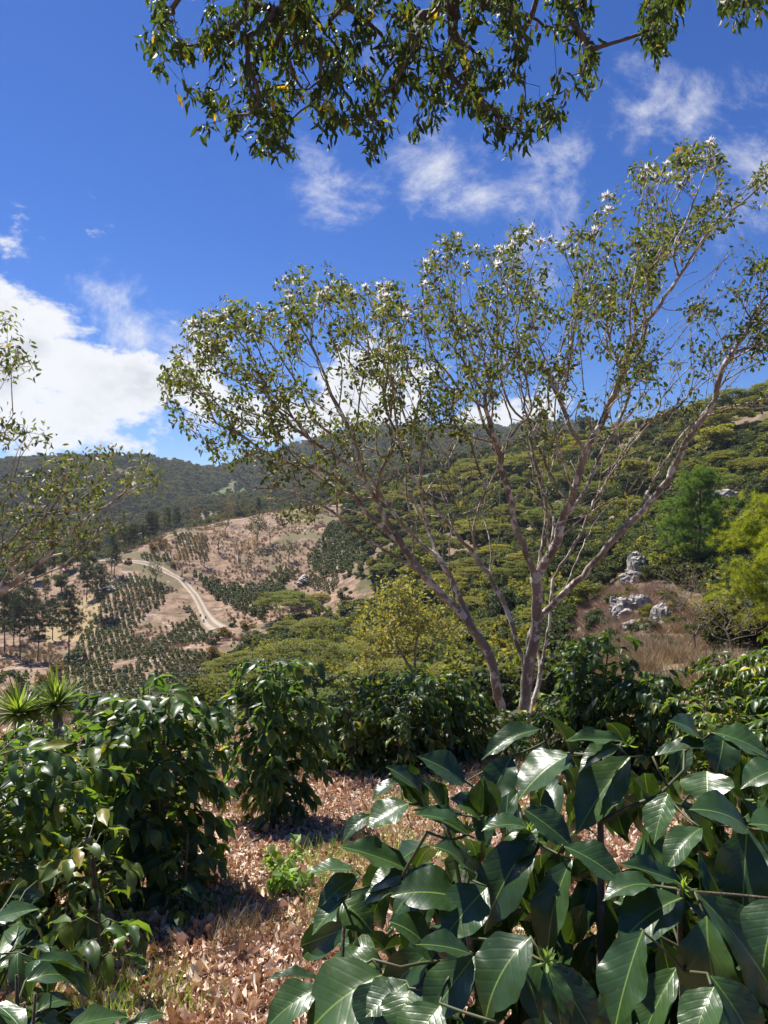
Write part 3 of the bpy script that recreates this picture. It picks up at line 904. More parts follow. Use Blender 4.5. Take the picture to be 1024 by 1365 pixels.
# ------------------------------------------------------------------ shade trees on the hillside, one by one
CAN = [canopy_variant(40 + i) for i in range(5)]
RND = [round_variant(60 + i) for i in range(3)]
RNDO = [round_variant(70 + i, 'canopy', rad=2.4, flat=.5) for i in range(2)]
r = np.random.default_rng(15)
pts = []
cand = 0
CANHILL = [(290, 940), (330, 880), (400, 800), (485, 790), (505, 740), (482, 700), (560, 655), (640, 622), (760, 578), (900, 552), (1024, 520), (1120, 490), (1120, 640), (1000, 660), (960, 640), (870, 640), (830, 700),
           (790, 760), (760, 850), (740, 920), (500, 950)]
while cand < 9000 and len(pts) < 255:
    cand += 1
    cc = r.uniform(290, 1110); DD = 70 * (330 / 70) ** (r.random() ** .6)
    xx = (cc - 512) / F * DD; zz = float(tz(xx, DD)); p, q = proj(xx, DD, zz)
    if not in_poly(np.array([p]), np.array([q]), CANHILL)[0]: continue
    if not visible(np.array([xx]), np.array([DD]), np.array([zz]), 3, 2.0)[0]: continue
    if in_poly(np.array([p]), np.array([q]), CLEAR1)[0] or in_poly(np.array([p]), np.array([q]), CLEAR2)[0]: continue
    if fbm(np.array(xx / 16), np.array(DD / 16), 4, 71) > .13: continue
    rad = r.choice([2.6, 3.4, 4.2, 5.2, 6.6, 7.4], p=[.18, .22, .22, .18, .12, .08])
    if all((xx - a) ** 2 + (DD - b) ** 2 > ((rad + e) * .86) ** 2 for a, b, _, e in pts): pts.append((xx, DD, zz, rad))
print('canopies', len(pts))
def where(p, q):
    if p < 500: return 'beside the bare pink spur'
    if p > 800: return 'on the upper slope above the bright green pine' if q < 640 else 'on the slope round the bright green pine'
    if q < 640: return 'high on the slope below the ridge'
    if q < 720: return 'halfway up the slope behind the branching limbs' if p < 660 else 'halfway up the slope behind the right-hand limbs'
    if q < 800: return 'low on the slope behind the leaning stem' if p < 660 else 'low on the slope behind the forked trunk'
    return 'in the valley right behind the middle coffee bushes'
for (xx, DD, zz, rad) in pts:
    u = r.random(); p, q = proj(xx, DD, zz)
    if u < .74:
        v = CAN[int(r.integers(5))]
        place_tree('shade_tree', v, (xx, DD, zz - 1.6), rad / 4.5, r.uniform(0, 6.28), 'olive umbrella-crowned shade tree ' + where(p, q), 'tree', 'olive shade trees ' + where(p, q), r.uniform(.75, 1.0), (r.normal(0, .06), r.normal(0, .06)))
    elif u < .9:
        place_tree('evergreen_tree', RND[int(r.integers(3))], (xx, DD, zz - .4), rad / 3.6, r.uniform(0, 6.28), 'dark rounded tree ' + where(p, q), 'tree', 'dark rounded trees ' + where(p, q), r.uniform(.8, 1.1))
    else:
        place_tree('olive_tree', RNDO[int(r.integers(2))], (xx, DD, zz - .4), rad / 3.4, r.uniform(0, 6.28), 'small olive rounded tree ' + where(p, q), 'tree', 'olive rounded trees ' + where(p, q), r.uniform(.7, 1.0))
# individually noticeable crowns
def tree_at(name, v, px, py, sc, label, cat='tree', group=None, dmin=30, dz=0, zs=1.0, rz=0.7):
    h = hit(px, py, dmin)
    return place_tree(name, v, (h[0], h[1], h[2] + dz), sc, rz, label, cat, group, zs)
CANL = [canopy_variant(80 + i, rad=6.0, h=3.6, nl=60, per=260, size=.20, flat=.26) for i in range(2)]
place_tree('shade_tree', CANL[0], tuple(W(405, 905, 92)), 1.0, .4, 'broad flat-topped olive shade tree above the left coffee bushes', 'tree', None, .9)
place_tree('shade_tree', CANL[1], tuple(W(520, 930, 84)), .95, 2.4, 'low wide olive shade tree behind the yellow-leaved tree', 'tree', None, .8)
place_tree('shade_tree', CANL[1], tuple(W(345, 930, 96)), .75, 4.4, 'low brownish olive shade tree at the foot of the plantation', 'tree', None, .7)
place_tree('shade_tree', CANL[0], tuple(W(455, 960, 74)), .8, 1.4, 'lowest olive shade tree below the broad flat-topped one', 'tree', None, .7)
place_tree('shade_tree', CANL[0], tuple(W(620, 935, 70)), .85, 5.1, 'olive shade tree seen between the stems of the flowering tree', 'tree', None, .8)
place_tree('shade_tree', CANL[1], tuple(W(950, 665, 150)), 1.1, 3.3, 'broad olive shade tree on the upper right slope above the bare soil patch', 'tree', None, .9)
place_tree('shade_tree', CANL[0], tuple(W(1030, 640, 150)), 1.0, 1.9, 'olive shade tree at the right edge above the bare soil patch', 'tree', None, .9)

# ------------------------------------------------------------------ plantation
A1 = [(130, 815), (185, 790), (236, 772), (262, 798), (272, 830), (280, 870), (300, 885), (330, 905), (330, 960), (300, 1000), (40, 1010), (20, 960), (60, 905), (95, 870)]
A2 = [(256, 765), (300, 778), (352, 782), (388, 762), (378, 802), (346, 826), (322, 816), (288, 800)]
A3 = [(232, 712), (275, 712), (280, 747), (238, 745)]
A4 = [(440, 698), (490, 690), (492, 752), (430, 772), (408, 748)]
A5 = [(128, 800), (165, 770), (212, 755), (236, 768), (220, 785), (140, 822)]
A6 = [(350, 775), (392, 742), (400, 765), (362, 790)]
A7 = [(412, 760), (450, 752), (452, 782), (440, 792), (405, 782)]
A8 = [(185, 740), (225, 738), (228, 748), (190, 750)]
r = np.random.default_rng(3)
P = []
th = math.radians(24)
for iu in range(-180, 180):
    for iv in range(-100, 125):
        u = iu * 1.2 + r.normal(0, .16); v = iv * 2.0 + 170 + r.normal(0, .22)
        xx = u * math.cos(th) - (v - 170) * math.sin(th) - 40; yy = 170 + u * math.sin(th) + (v - 170) * math.cos(th)
        if 62 < yy < 330: P.append((xx, yy))
P = np.array(P); z = tz(P[:, 0], P[:, 1]); px, py = proj(P[:, 0], P[:, 1], z)
keep = np.zeros(len(P), bool)
for a in (A1, A2, A3, A5, A6, A7, A8, A4): keep |= in_poly(px, py, a)
bare = (fbm(P[:, 0] / 14, P[:, 1] / 14, 4, 51) > .13) & ~in_poly(px, py, A4) & ~in_poly(px, py, A2)
keep &= ~bare & (r.random(len(P)) < .93)
RP = catmull([(a, b, 0) for a, b in [(110, 744), (150, 744), (165, 746), (200, 754), (225, 764), (242, 774), (254, 787), (264, 801), (273, 818), (281, 830), (292, 838)]], 3.0)
def near_road(px, py):
    return np.min(np.hypot(px[:, None] - RP[None, :, 0], (py[:, None] - 6 - RP[None, :, 1]) * .9), axis=1) < 11
keep &= ~near_road(px, py)
keep &= visible(P[:, 0], P[:, 1], z, 4, 1.0)
ix = np.where(keep)[0]
ex = []
for k in range(500):      # a few self-sown ones on the bare ground
    q = hit(r.uniform(0, 470), r.uniform(700, 950), 60)
    if 60 < q[1] < 320 and in_poly(np.array([proj(*q)[0]]), np.array([proj(*q)[1]]), [(0, 900), (140, 740), (330, 680), (440, 690), (480, 790), (330, 850), (300, 940), (0, 960)])[0]: ex.append(q)
YV = [young_variant(10 + i, 'young' if i % 3 else 'young2') for i in range(6)]
XYZ = np.vstack([np.stack([P[ix, 0], P[ix, 1], z[ix]], 1), np.array(ex)])
d4 = np.concatenate([in_poly(px[ix], py[ix], A4) | in_poly(px[ix], py[ix], A2), np.zeros(len(ex), bool)])
scl = r.uniform(.6, 1.05, len(XYZ)) * np.where(d4, 1.35, 1.0)
scl[len(ix):] *= .6
order = np.argsort(XYZ[:, 1] / scl)
print('young plants', len(XYZ))
for k in order[:300]:
    x_, y_, z_ = XYZ[k]
    o = obj('young_coffee_plant', YV[int(r.integers(6))], None, (x_, y_, gz(x_, y_) - .05), label='small dark coffee plant in the rows on the valley slope below the dirt road', cat='coffee plant', group='young coffee plants in rows on the slope')
    s = scl[k]; o.scale = (s * 1.1, s * 1.1, s * r.uniform(.6, .85)); o.rotation_euler = (r.normal(0, .08), r.normal(0, .08), r.uniform(0, 6.28))
rest = order[300:]
for k in range(6):
    m = rest[k::6]
    if k == 0: pass
    src = bpy.data.objects.new('young_source', YV[k])
    gn_scatter('young_coffee_rows', XYZ[m] - [0, 0, .05], scl[m], np.stack([0 * m, 0 * m, r.uniform(0, 6, len(m))], 1), src, kind='stuff',
               label='further rows of young coffee plants on the slope across the valley', cat='plantation', group='further rows of young coffee')
# dry tufts and stubble on the bare slope
def tuft_variant(seed, mat, n=60, h=.5, w=.02, spread=.5):
    r = np.random.default_rng(seed)
    T_ = np.array([(-.5, 0, 0), (.5, 0, 0), (0, 1, -.25)]); tm = (T_, np.zeros((0, 4), int), np.array([(0, 1, 2)]), np.zeros((3, 2)))
    Y = rand_units(n, r) * [spread, spread, 0] + [0, 0, 1]; Pp = r.normal(0, .12, (n, 3)) * [1, 1, 0]
    S = np.stack([np.full(n, w), h * r.uniform(.5, 1.2, n), np.full(n, h)], 1)
    return scatter_mesh('tuft', tm, frames(Y, rand_units(n, r)), S, Pp, M[mat], False, False)
TF = bpy.data.objects.new('tuft_source', tuft_variant(1, 'drygrass', 70, .7, .05, .7))
TR = bpy.data.objects.new('brush_source', tuft_variant(2, 'drybush', 90, .9, .035, 1.0))
n = 17000
c = r.uniform(-30, 480, n); D = r.uniform(75, 320, n); x = (c - 512) / F * D; z = tz(x, D); px, py = proj(x, D, z)
ok = in_poly(px, py, mask_col(0., 0.)[2]) & ~near_road(px, py + 3) & visible(x, D, z, 2, .5) & (fbm(x / 9, D / 9, 4, 77) > -.02)
k = r.random(ok.sum()) < .6
PP = np.stack([x, D, z - .05], 1)[ok]
gn_scatter('dry_grass', PP[k], r.uniform(.5, 1.3, k.sum()), np.zeros((k.sum(), 3)), TF, kind='stuff', label='dry grass on the bare pink slope', cat='grass')
gn_scatter('dry_brush', PP[~k], r.uniform(.5, 1.3, (~k).sum()), np.zeros(((~k).sum(), 3)), TR, kind='stuff', label='reddish dry brush on the bare pink slope', cat='brush')

# ------------------------------------------------------------------ pines left, spur trees
PV = [pine_variant(200 + i, 'pine', h=14, clear=.36, rad=2.9, needles=24, nl=.5, w=.045, dens=1.2) for i in range(4)]
pines = [(92, 858, 152, 1.15, 'tallest dark pine, standing at the upper edge of the straw patch'), (50, 876, 150, .95, 'slim bare-stemmed pine left of the tallest dark pine'), (27, 885, 150, 1.0, 'pine with a forked stem near the left edge of the slope'),
         (6, 870, 158, 1.0, 'pine at the left edge of the slope with a dark crown'), (135, 822, 185, 1.0, 'dark pine between the straw patch and the coffee rows'), (115, 800, 200, .85, 'small pine above the straw patch'),
         (18, 862, 170, .9, 'thin pine behind the forked one on the left slope'), (70, 845, 175, .8, 'short pine behind the tallest dark pine'), (-40, 880, 150, 1.1, 'large pine just beyond the left edge of the picture'), (40, 850, 180, .9, 'background pine among the left group'),
         (152, 775, 215, .8, 'bushy pine below the bend of the dirt road')]
for i, (a, b, d, s, lb) in enumerate(pines):
    q = W(a, b, d)
    place_tree('pine_tree', PV[i % 4], (q[0], q[1], gz(q[0], q[1]) - .3), s, i * 1.3, lb, 'pine', 'pines on the left slope')
PG = [pine_variant(230 + i, 'forest' if i else 'pine', h=13, clear=.25, rad=3.0, needles=22, nl=.55, w=.06, dens=1.0) for i in range(2)]
bg = [(150, 712), (165, 706), (178, 704), (190, 700), (200, 694), (222, 692), (236, 688), (130, 722), (110, 730), (172, 715), (345, 680), (205, 700), (92, 738), (248, 690)]
def crest(px):
    D = np.linspace(200, 300, 80); x = (px - 512) / F * D; z = tz(x, D); k = int(np.argmin(682 - (z - EYE) * F / D))
    return np.array([x[k], D[k], z[k]])
for i, (a, b) in enumerate(bg):
    q = crest(a) if i < 12 else hit(a, b, 150)
    place_tree('pine_tree', PG[i % 2], (q[0], q[1], q[2] - .3), .55 + .4 * ((i * 37) % 10) / 10, i, 'dark pine on the skyline of the bare spur in front of the far mountain', 'pine', 'pines along the crest of the spur')
def bare_variant(seed, mat='drytree', h=7.0, rad=2.0, nt=60, per=7, size=.22, bark='bark_dry', tw=.012, r0=.12):
    r = np.random.default_rng(seed); g = Grow(seed)
    g.path([(0, 0, -.5), (r.normal(0, .1), r.normal(0, .1), h * .3)], .4)
    T_ = np.array([0, 0, h * .65]) + rand_units(nt, r) * r.uniform(.4, 1, (nt, 1)) * [rad, rad, h * .36]
    g.grow(T_, .4, .5, .1)
    tr = tube_mesh('bare_tree_stem', g.chains(tw, 2.1, r0), M[bark], 4)
    n = nt * per; P = np.repeat(T_, per, 0) + r.normal(0, .28, (n, 3)); S = size * r.uniform(.5, 1.3, n)
    cr = scatter_mesh('sparse_crown', QUAD, frames(rand_units(n, r), rand_units(n, r, .6)), np.stack([S * .6, S, S], 1), P, M[mat], False, False)
    return cr, tr
BV = [bare_variant(300 + i, ['drytree', 'drytree', 'canopy_dark'][i % 3], h=[8, 6.5, 7][i % 3], per=[8, 5, 16][i % 3]) for i in range(6)]
bare_t = [(243, 768, 1.0, 'brown half-bare tree above the plantation beside the dirt road', 0), (272, 756, .9, 'half-bare tree above the bend of the coffee rows', 1), (268, 752, 1.1, 'taller half-bare tree on the middle of the spur', 3), (335, 757, 1.1, 'reddish brown tree on the right of the bare spur', 0),
          (318, 750, 1.0, 'thin leafless tree on the bare spur', 4), (292, 735, 1.0, 'small leafless tree high on the spur', 1), (343, 730, 1.3, 'dark-stemmed tree in the gully of the spur', 2), (300, 715, .9, 'grey brown tree near the crest of the spur', 4),
          (262, 705, .8, 'small brown tree on the crest of the spur', 3), (360, 725, .9, 'half-bare tree below the crest on the right of the spur', 1), (207, 782, .85, 'round dark green tree standing in the coffee rows', 5), (130, 790, 1.0, 'dark leafy tree left of the coffee rows', 2), (148, 765, .9, 'dark tree below the pale roof', 5),
          (305, 700, 1.0, 'brown tree on the skyline of the spur', 3), (326, 690, 1.0, 'skyline tree at the right end of the spur crest', 2), (220, 745, .6, 'low brown tree by the dirt road', 3), (385, 750, .8, 'small tree between the rock outcrops of the slope', 2), (420, 700, .9, 'leafy tree at the right shoulder of the spur', 2)]
for i, (a, b, s, lb, v) in enumerate(bare_t):
    q = hit(a, b, 100)
    if q[1] > 310: q = crest(a)
    place_tree('dry_tree', BV[v], (q[0], q[1], q[2] - .2), s * 1.35, i * 2.1, lb, 'tree', 'scattered trees on the bare spur')
# dark trees on the left shoulder of the spur
for i, (a, b, s) in enumerate([(5, 790, .8), (25, 782, .7), (48, 776, .8), (68, 768, .75), (88, 762, .8), (104, 752, .7), (15, 812, .7), (60, 800, .65), (82, 790, .7), (35, 800, .75), (-15, 800, .8), (112, 770, .6), (122, 758, .6)]):
    q = hit(a, b, 120)
    if i % 2: place_tree('pine_tree', PG[i % 2], (q[0], q[1], q[2] - .3), s * .9, i * 1.7, 'dark pine on the left shoulder of the spur behind the left-edge branches', 'pine', 'dark pines on the left shoulder of the spur')
    else: place_tree('evergreen_tree', RND[i % 3], (q[0], q[1], q[2] - .3), s * 1.7, i * 1.7, 'dark rounded tree on the left shoulder of the spur behind the left-edge branches', 'tree', 'dark rounded trees on the left shoulder of the spur')
# low brown bushes
SB = [round_variant(400 + i, ['drytree', 'canopy_dark'][i % 2], rad=1.6, h=1.0, nl=12, per=110, size=.2) for i in range(4)]
for i, (a, b, s, v) in enumerate([(205, 733, 1.2, 0), (216, 728, 1.4, 2), (170, 752, 1.0, 0), (230, 755, .9, 2), (300, 850, 1.4, 0), (282, 858, 1.2, 1), (330, 838, 1.3, 2), (340, 868, 1.7, 1), (310, 835, .9, 1), (375, 700, 1, 1), (110, 770, 1.3, 3), (290, 880, 1.6, 0), (75, 900, 1.3, 2), (20, 925, 1.6, 1), (-10, 905, 1.6, 3), (60, 915, 1.2, 0), (350, 800, 1., 2), (395, 800, 1.2, 3), (460, 800, 1.3, 1), (480, 770, 1.4, 3), (462, 770, 1.2, 1)]):
    q = hit(a, b, 60)
    place_tree('shrub', SB[v], (q[0], q[1], q[2] - .2), s, i * 1.7, ['low brown shrub on the bare pink slope', 'low dark green shrub on the bare pink slope'][v % 2], 'shrub', ['brown shrubs on the slope', 'dark shrubs on the slope'][v % 2])

# ------------------------------------------------------------------ rocks
def rock(name, px, py, d, size, seed, label, rough=.35):
    import bmesh
    bm = bmesh.new(); bmesh.ops.create_icosphere(bm, subdivisions=4, radius=1.0)
    r = np.random.default_rng(seed); off = r.uniform(0, 50, 3)
    for v in bm.verts:
        p = np.array(v.co)
        k = 1 + 1.5 * rough * float(fbm(np.array(p[0] * 1.6 + off[0] + p[2]), np.array(p[1] * 1.6 + off[1] + p[2] * .7), 5, seed)) * 2
        q = p * k
        for ax in range(3): q[ax] = q[ax] * .72 + .28 * round(q[ax] * 2.3 + .5 * math.sin(p[(ax + 1) % 3] * 5 + seed)) / 2.3
        v.co = q * np.array(size)
    me = bpy.data.meshes.new(name); bm.to_mesh(me); bm.free(); me.materials.append(M['rock'])
    q = W(px, py, d)
    return obj(name, me, None, tuple(q), label=label, cat='rock', group='pale rocks of the outcrop' if 'outcrop' in label else None)
rock('boulder', 850, 762, 92, (1.5, 1.3, 2.3), 3, 'tall pale pointed rock standing on the outcrop')
rock('boulder', 848, 772, 91, (1.9, 1.5, 1.2), 13, 'broad foot of pale rock below the pointed rock of the outcrop')
rock('cliff_rock', 828, 812, 68, (1.1, .9, 1.1), 5, 'white broken rock face on the left of the outcrop')
rock('cliff_rock', 851, 802, 69, (1.1, .9, .9), 6, 'white rounded rock right of the broken face of the outcrop')
rock('cliff_rock', 838, 822, 67, (1.1, .9, .7), 9, 'lower white ledge of the outcrop')
rock('cliff_rock', 882, 832, 62, (1.0, 1.0, 1.6), 7, 'narrow white rock low on the right of the outcrop')
rock('boulder', 960, 668, 140, (4.2, 3.0, 1.8), 8, 'pale rock band in the bare soil patch on the right slope', .5)
for k_, (a_, b_, d_, s_) in enumerate([(868, 812, 66, .5), (815, 826, 66, .45), (862, 845, 60, .5), (895, 850, 58, .45), (842, 838, 63, .6), (875, 775, 88, .6), (835, 785, 80, .5)]):
    q = W(a_, b_, d_); rock('stone', *proj(q[0], q[1], gz(q[0], q[1])), d_, (s_ * 1.3, s_, s_ * .8), 40 + k_, 'small pale stone half sunk in the brush of the outcrop')
q = hit(405, 775, 100); rock('rock_slab', *proj(*q), q[1], (2.0, 5.5, 1.4), 21, 'long grey rock slab running down the bare slope', .5)
q = hit(395, 795, 100); rock('rock_slab', *proj(*q), q[1], (1.6, 4.0, 1.0), 22, 'short grey rock slab low on the bare slope', .5)
q = hit(148, 785, 100); rock('rock_slab', *proj(*q), q[1], (3.0, 4.0, .8), 23, 'pinkish rock slab left of the coffee rows', .5)
# reddish dry brush round the outcrop
r = np.random.default_rng(8)
BR = bpy.data.objects.new('brush_source', tuft_variant(4, 'drybush', 110, 1.0, .034, 1.3))
BG = bpy.data.objects.new('brush_source', tuft_variant(5, 'drygrass', 160, 1.0, .026, 1.1))
n = 6500
c = r.uniform(750, 1060, n); D = r.uniform(28, 100, n); x = (c - 512) / F * D; z = tz(x, D); px, py = proj(x, D, z)
ok = in_poly(px, py, [(765, 775), (820, 760), (880, 780), (930, 820), (960, 850), (1000, 900), (1060, 960), (860, 990), (800, 900), (760, 850)]) & (fbm(x / 3.5, D / 3.5, 4, 88) > -.03)
PP = np.stack([x, D, z - .1], 1)[ok]; k = r.random(len(PP)) < np.clip((PP[:, 1] - 35) / 45, .15, .8)
gn_scatter('dry_brush', PP[k], r.uniform(.7, 1.5, k.sum()), np.stack([0 * PP[:, 0], 0 * PP[:, 0], r.uniform(0, 6, len(PP))], 1)[k], BR, kind='stuff', label='reddish brown dry brush covering the rocky outcrop', cat='brush')
gn_scatter('dry_grass', PP[~k], r.uniform(.7, 1.4, (~k).sum()), np.stack([0 * PP[:, 0], 0 * PP[:, 0], r.uniform(0, 6, len(PP))], 1)[~k], BG, kind='stuff', label='straw coloured dry grass below the rocky outcrop', cat='grass')
for i, (a, b, d, s, v, lb) in enumerate([(905, 812, 60, 1.5, 0, 'reddish twiggy bush right of the white rocks'), (925, 830, 58, 1.3, 1, 'thin reddish bush between the outcrop and the bright pine'), (930, 875, 45, 1.2, 4, 'dry brown bush low on the grassy bank'), (975, 880, 40, 1.2, 3, 'dry brown bush below the yellow-green pine')]):
    q = W(a, b, d)
    if i == 0: DV = [bare_variant(330 + k, 'drytree', h=3.6, rad=1.9, nt=150, per=3, size=.08, tw=.006, r0=.05) for k in range(2)]
    place_tree('dry_bush', DV[i % 2], (q[0], q[1], gz(q[0], q[1]) - .2), s, i, lb, 'bush', 'reddish dry bushes by the outcrop')
for i, (a, b, d, s, v) in enumerate([(870, 790, 85, .9, 0), (792, 845, 55, .5, 1), (812, 858, 50, .4, 0), (878, 862, 50, .5, 2), (898, 872, 46, .45, 0), (850, 868, 48, .4, 1), (930, 852, 52, .6, 2), (905, 820, 66, .6, 1), (858, 832, 62, .35, 0), (800, 778, 78, .7, 1), (818, 768, 84, .6, 0), (890, 800, 72, .6, 2), (812, 800, 70, .5, 1), (865, 815, 66, .5, 0), (840, 782, 80, .6, 2), (862, 775, 88, .55, 1), (835, 768, 94, .6, 0), (900, 845, 60, .5, 2), (868, 845, 58, .45, 1), (815, 835, 62, .55, 0), (845, 845, 60, .4, 1), (785, 820, 66, .6, 2), (830, 870, 52, .4, 0), (880, 880, 48, .35, 1), (900, 775, 88, 1.1, 1), (790, 800, 75, .8, 2), (785, 775, 95, 1.2, 0), (905, 752, 95, 1.3, 1), (870, 765, 98, 1.0, 2), (950, 770, 90, 1.3, 0), (985, 830, 62, 1.0, 1), (1015, 770, 95, 1.6, 2), (820, 750, 112, 1.4, 0), (790, 735, 120, 1.5, 1), (960, 730, 115, 1.6, 2), (990, 715, 120, 1.6, 0), (845, 715, 125, 1.5, 1), (880, 705, 128, 1.5, 0), (940, 705, 124, 1.5, 1), (1020, 690, 130, 1.7, 2), (800, 790, 100, 1.0, 1)]):
    q = W(a, b, d)
    place_tree('leafy_shrub', (RND + RNDO)[(i * 3 + v) % 5] if i % 3 else RND[v], (q[0], q[1], gz(q[0], q[1]) - .5), s * .8, i * 1.1, 'grey green leafy shrub on the right slope round the rocky outcrop', 'shrub', 'grey green shrubs by the outcrop', .8)

# right-hand pines
PB = pine_variant(500, 'pine_green', h=12.5, clear=.22, rad=4.6, needles=46, nl=.42, w=.03, whorls=15, bark='bark_pine', dens=2.1, trunk_r=.3)
q = W(930, 800, 88); place_tree('pine_tree', PB, (q[0], q[1], gz(q[0], q[1]) - .6), 1.08, .5, 'bright green pine with a dark trunk behind the outcrop', 'pine', None)
PY_ = pine_variant(501, 'pine_yellow', h=9.5, clear=.24, rad=4.0, needles=60, nl=.34, w=.018, whorls=10, bark='bark_pine', dens=3.0, trunk_r=.16)
q = W(1045, 890, 41); place_tree('pine_tree', PY_, (q[0], q[1], gz(q[0], q[1]) - .4), 1.0, 1.2, 'yellow-green pine at the right edge of the picture', 'pine', None)
# pale roof beside the track
def shed():
    q = hit(139, 740, 150); t = empty('shed', (q[0], q[1], gz(q[0], q[1])), label='low shed with a pale sheet roof beside the dirt road', cat='shed')
    t.rotation_euler = (0, 0, .15)
    def box(nm, c, s, m, rx=0):
        import bmesh
        bm = bmesh.new(); bmesh.ops.create_cube(bm, size=1)
        for v in bm.verts: v.co = Vector((v.co.x * s[0], v.co.y * s[1], v.co.z * s[2]))
        me = bpy.data.meshes.new(nm); bm.to_mesh(me); bm.free(); me.materials.append(m)
        o = obj(nm, me, t, c); o.rotation_euler = (rx, 0, 0); return o
    box('roof', (0, 0, 1.75), (5.0, 3.2, .05), M['sheet'], .32)
    box('wall', (0, 1.1, .9), (4.2, .12, 2.0), M['shedwall'])
    for sx in (-2, 2):
        box('post', (sx, -1.3, .6), (.12, .12, 1.4), M['bark_dark'])
shed()

# ------------------------------------------------------------------ trees with traced limbs
def R6(l, d0, d1):   # zoom of region (400,500) at 2.56
    return trace([(400 + x / 2.56, 500 + y / 2.56) for x, y in l], d0, d1)
def R2(l, d0, d1):   # zoom of region (512,480) at 2
    return trace([(512 + x / 2, 480 + y / 2) for x, y in l], d0, d1)
def trace(l, d0, d1):
    n = len(l)
    return [W(a, b, d0 + (d1 - d0) * (i / max(1, n - 1)) ** .8) for i, (a, b) in enumerate(l)]

def sample_poly(poly, n, r, holes=(), dens=None):
    xs = [p[0] for p in poly]; ys = [p[1] for p in poly]; out = []
    while len(out) < n:
        x = r.uniform(min(xs), max(xs), 4000); y = r.uniform(min(ys), max(ys), 4000)
        ok = in_poly(x, y, poly)
        for h in holes: ok &= ~in_poly(x, y, h)
        if dens is not None: ok &= r.random(4000) < dens(x, y)
        out += list(zip(x[ok], y[ok]))
    return np.array(out[:n])

LEAF8 = leaf_grid(2, 5, .7, .16, .04)
def leaves_at(P, r, per, spread, size, mat, name, asp=.42, tmpl=CHEAP, down=.7, face=.9):
    n = len(P) * per
    Q = np.repeat(P, per, 0) + r.normal(0, spread, (n, 3))
    Y = rand_units(n, r, -down); N = rand_units(n, r, face)
    S = size * r.uniform(.65, 1.25, n)
    return scatter_mesh(name, tmpl, frames(Y, N), np.stack([S * asp, S, S], 1), Q, M[mat], True, True)

def add_branches(root, g, rt, p, rmax, mat, base, big=.022, sides=8, top='trunk'):
    ch = g.chains(rt, p, rmax)
    ch = [(P - base, R) for P, R in ch]
    ch.sort(key=lambda c: -c[1].max())
    large = [c for c in ch if c[1][min(1, len(c[1]) - 1)] > big]; small = [c for c in ch if c[1][min(1, len(c[1]) - 1)] <= big]
    for i, c in enumerate(large[:120]):
        obj(top if i == 0 else 'limb', tube_mesh('limb', [c], M[mat], sides if c[1].max() > .05 else 6), root)
    small += large[120:]
    obj('twigs', tube_mesh('twigs', small, M[mat], 4), root, kind='stuff')

def flower_mesh(seed):
    r = np.random.default_rng(seed); n = 46
    tm = (np.array([(-.5, 0, 0), (.5, 0, 0), (0, 1, 0)], float), np.zeros((0, 4), int), np.array([(0, 1, 2)]), np.zeros((3, 2)))
    Y = rand_units(n, r, .55); S = np.stack([np.full(n, .024), .075 * r.uniform(.6, 1.1, n), np.full(n, .05)], 1)
    return scatter_mesh('flower', tm, frames(Y, rand_units(n, r)), S, np.zeros((n, 3)), M['flower'], False, False)
FL = [flower_mesh(i) for i in range(3)]

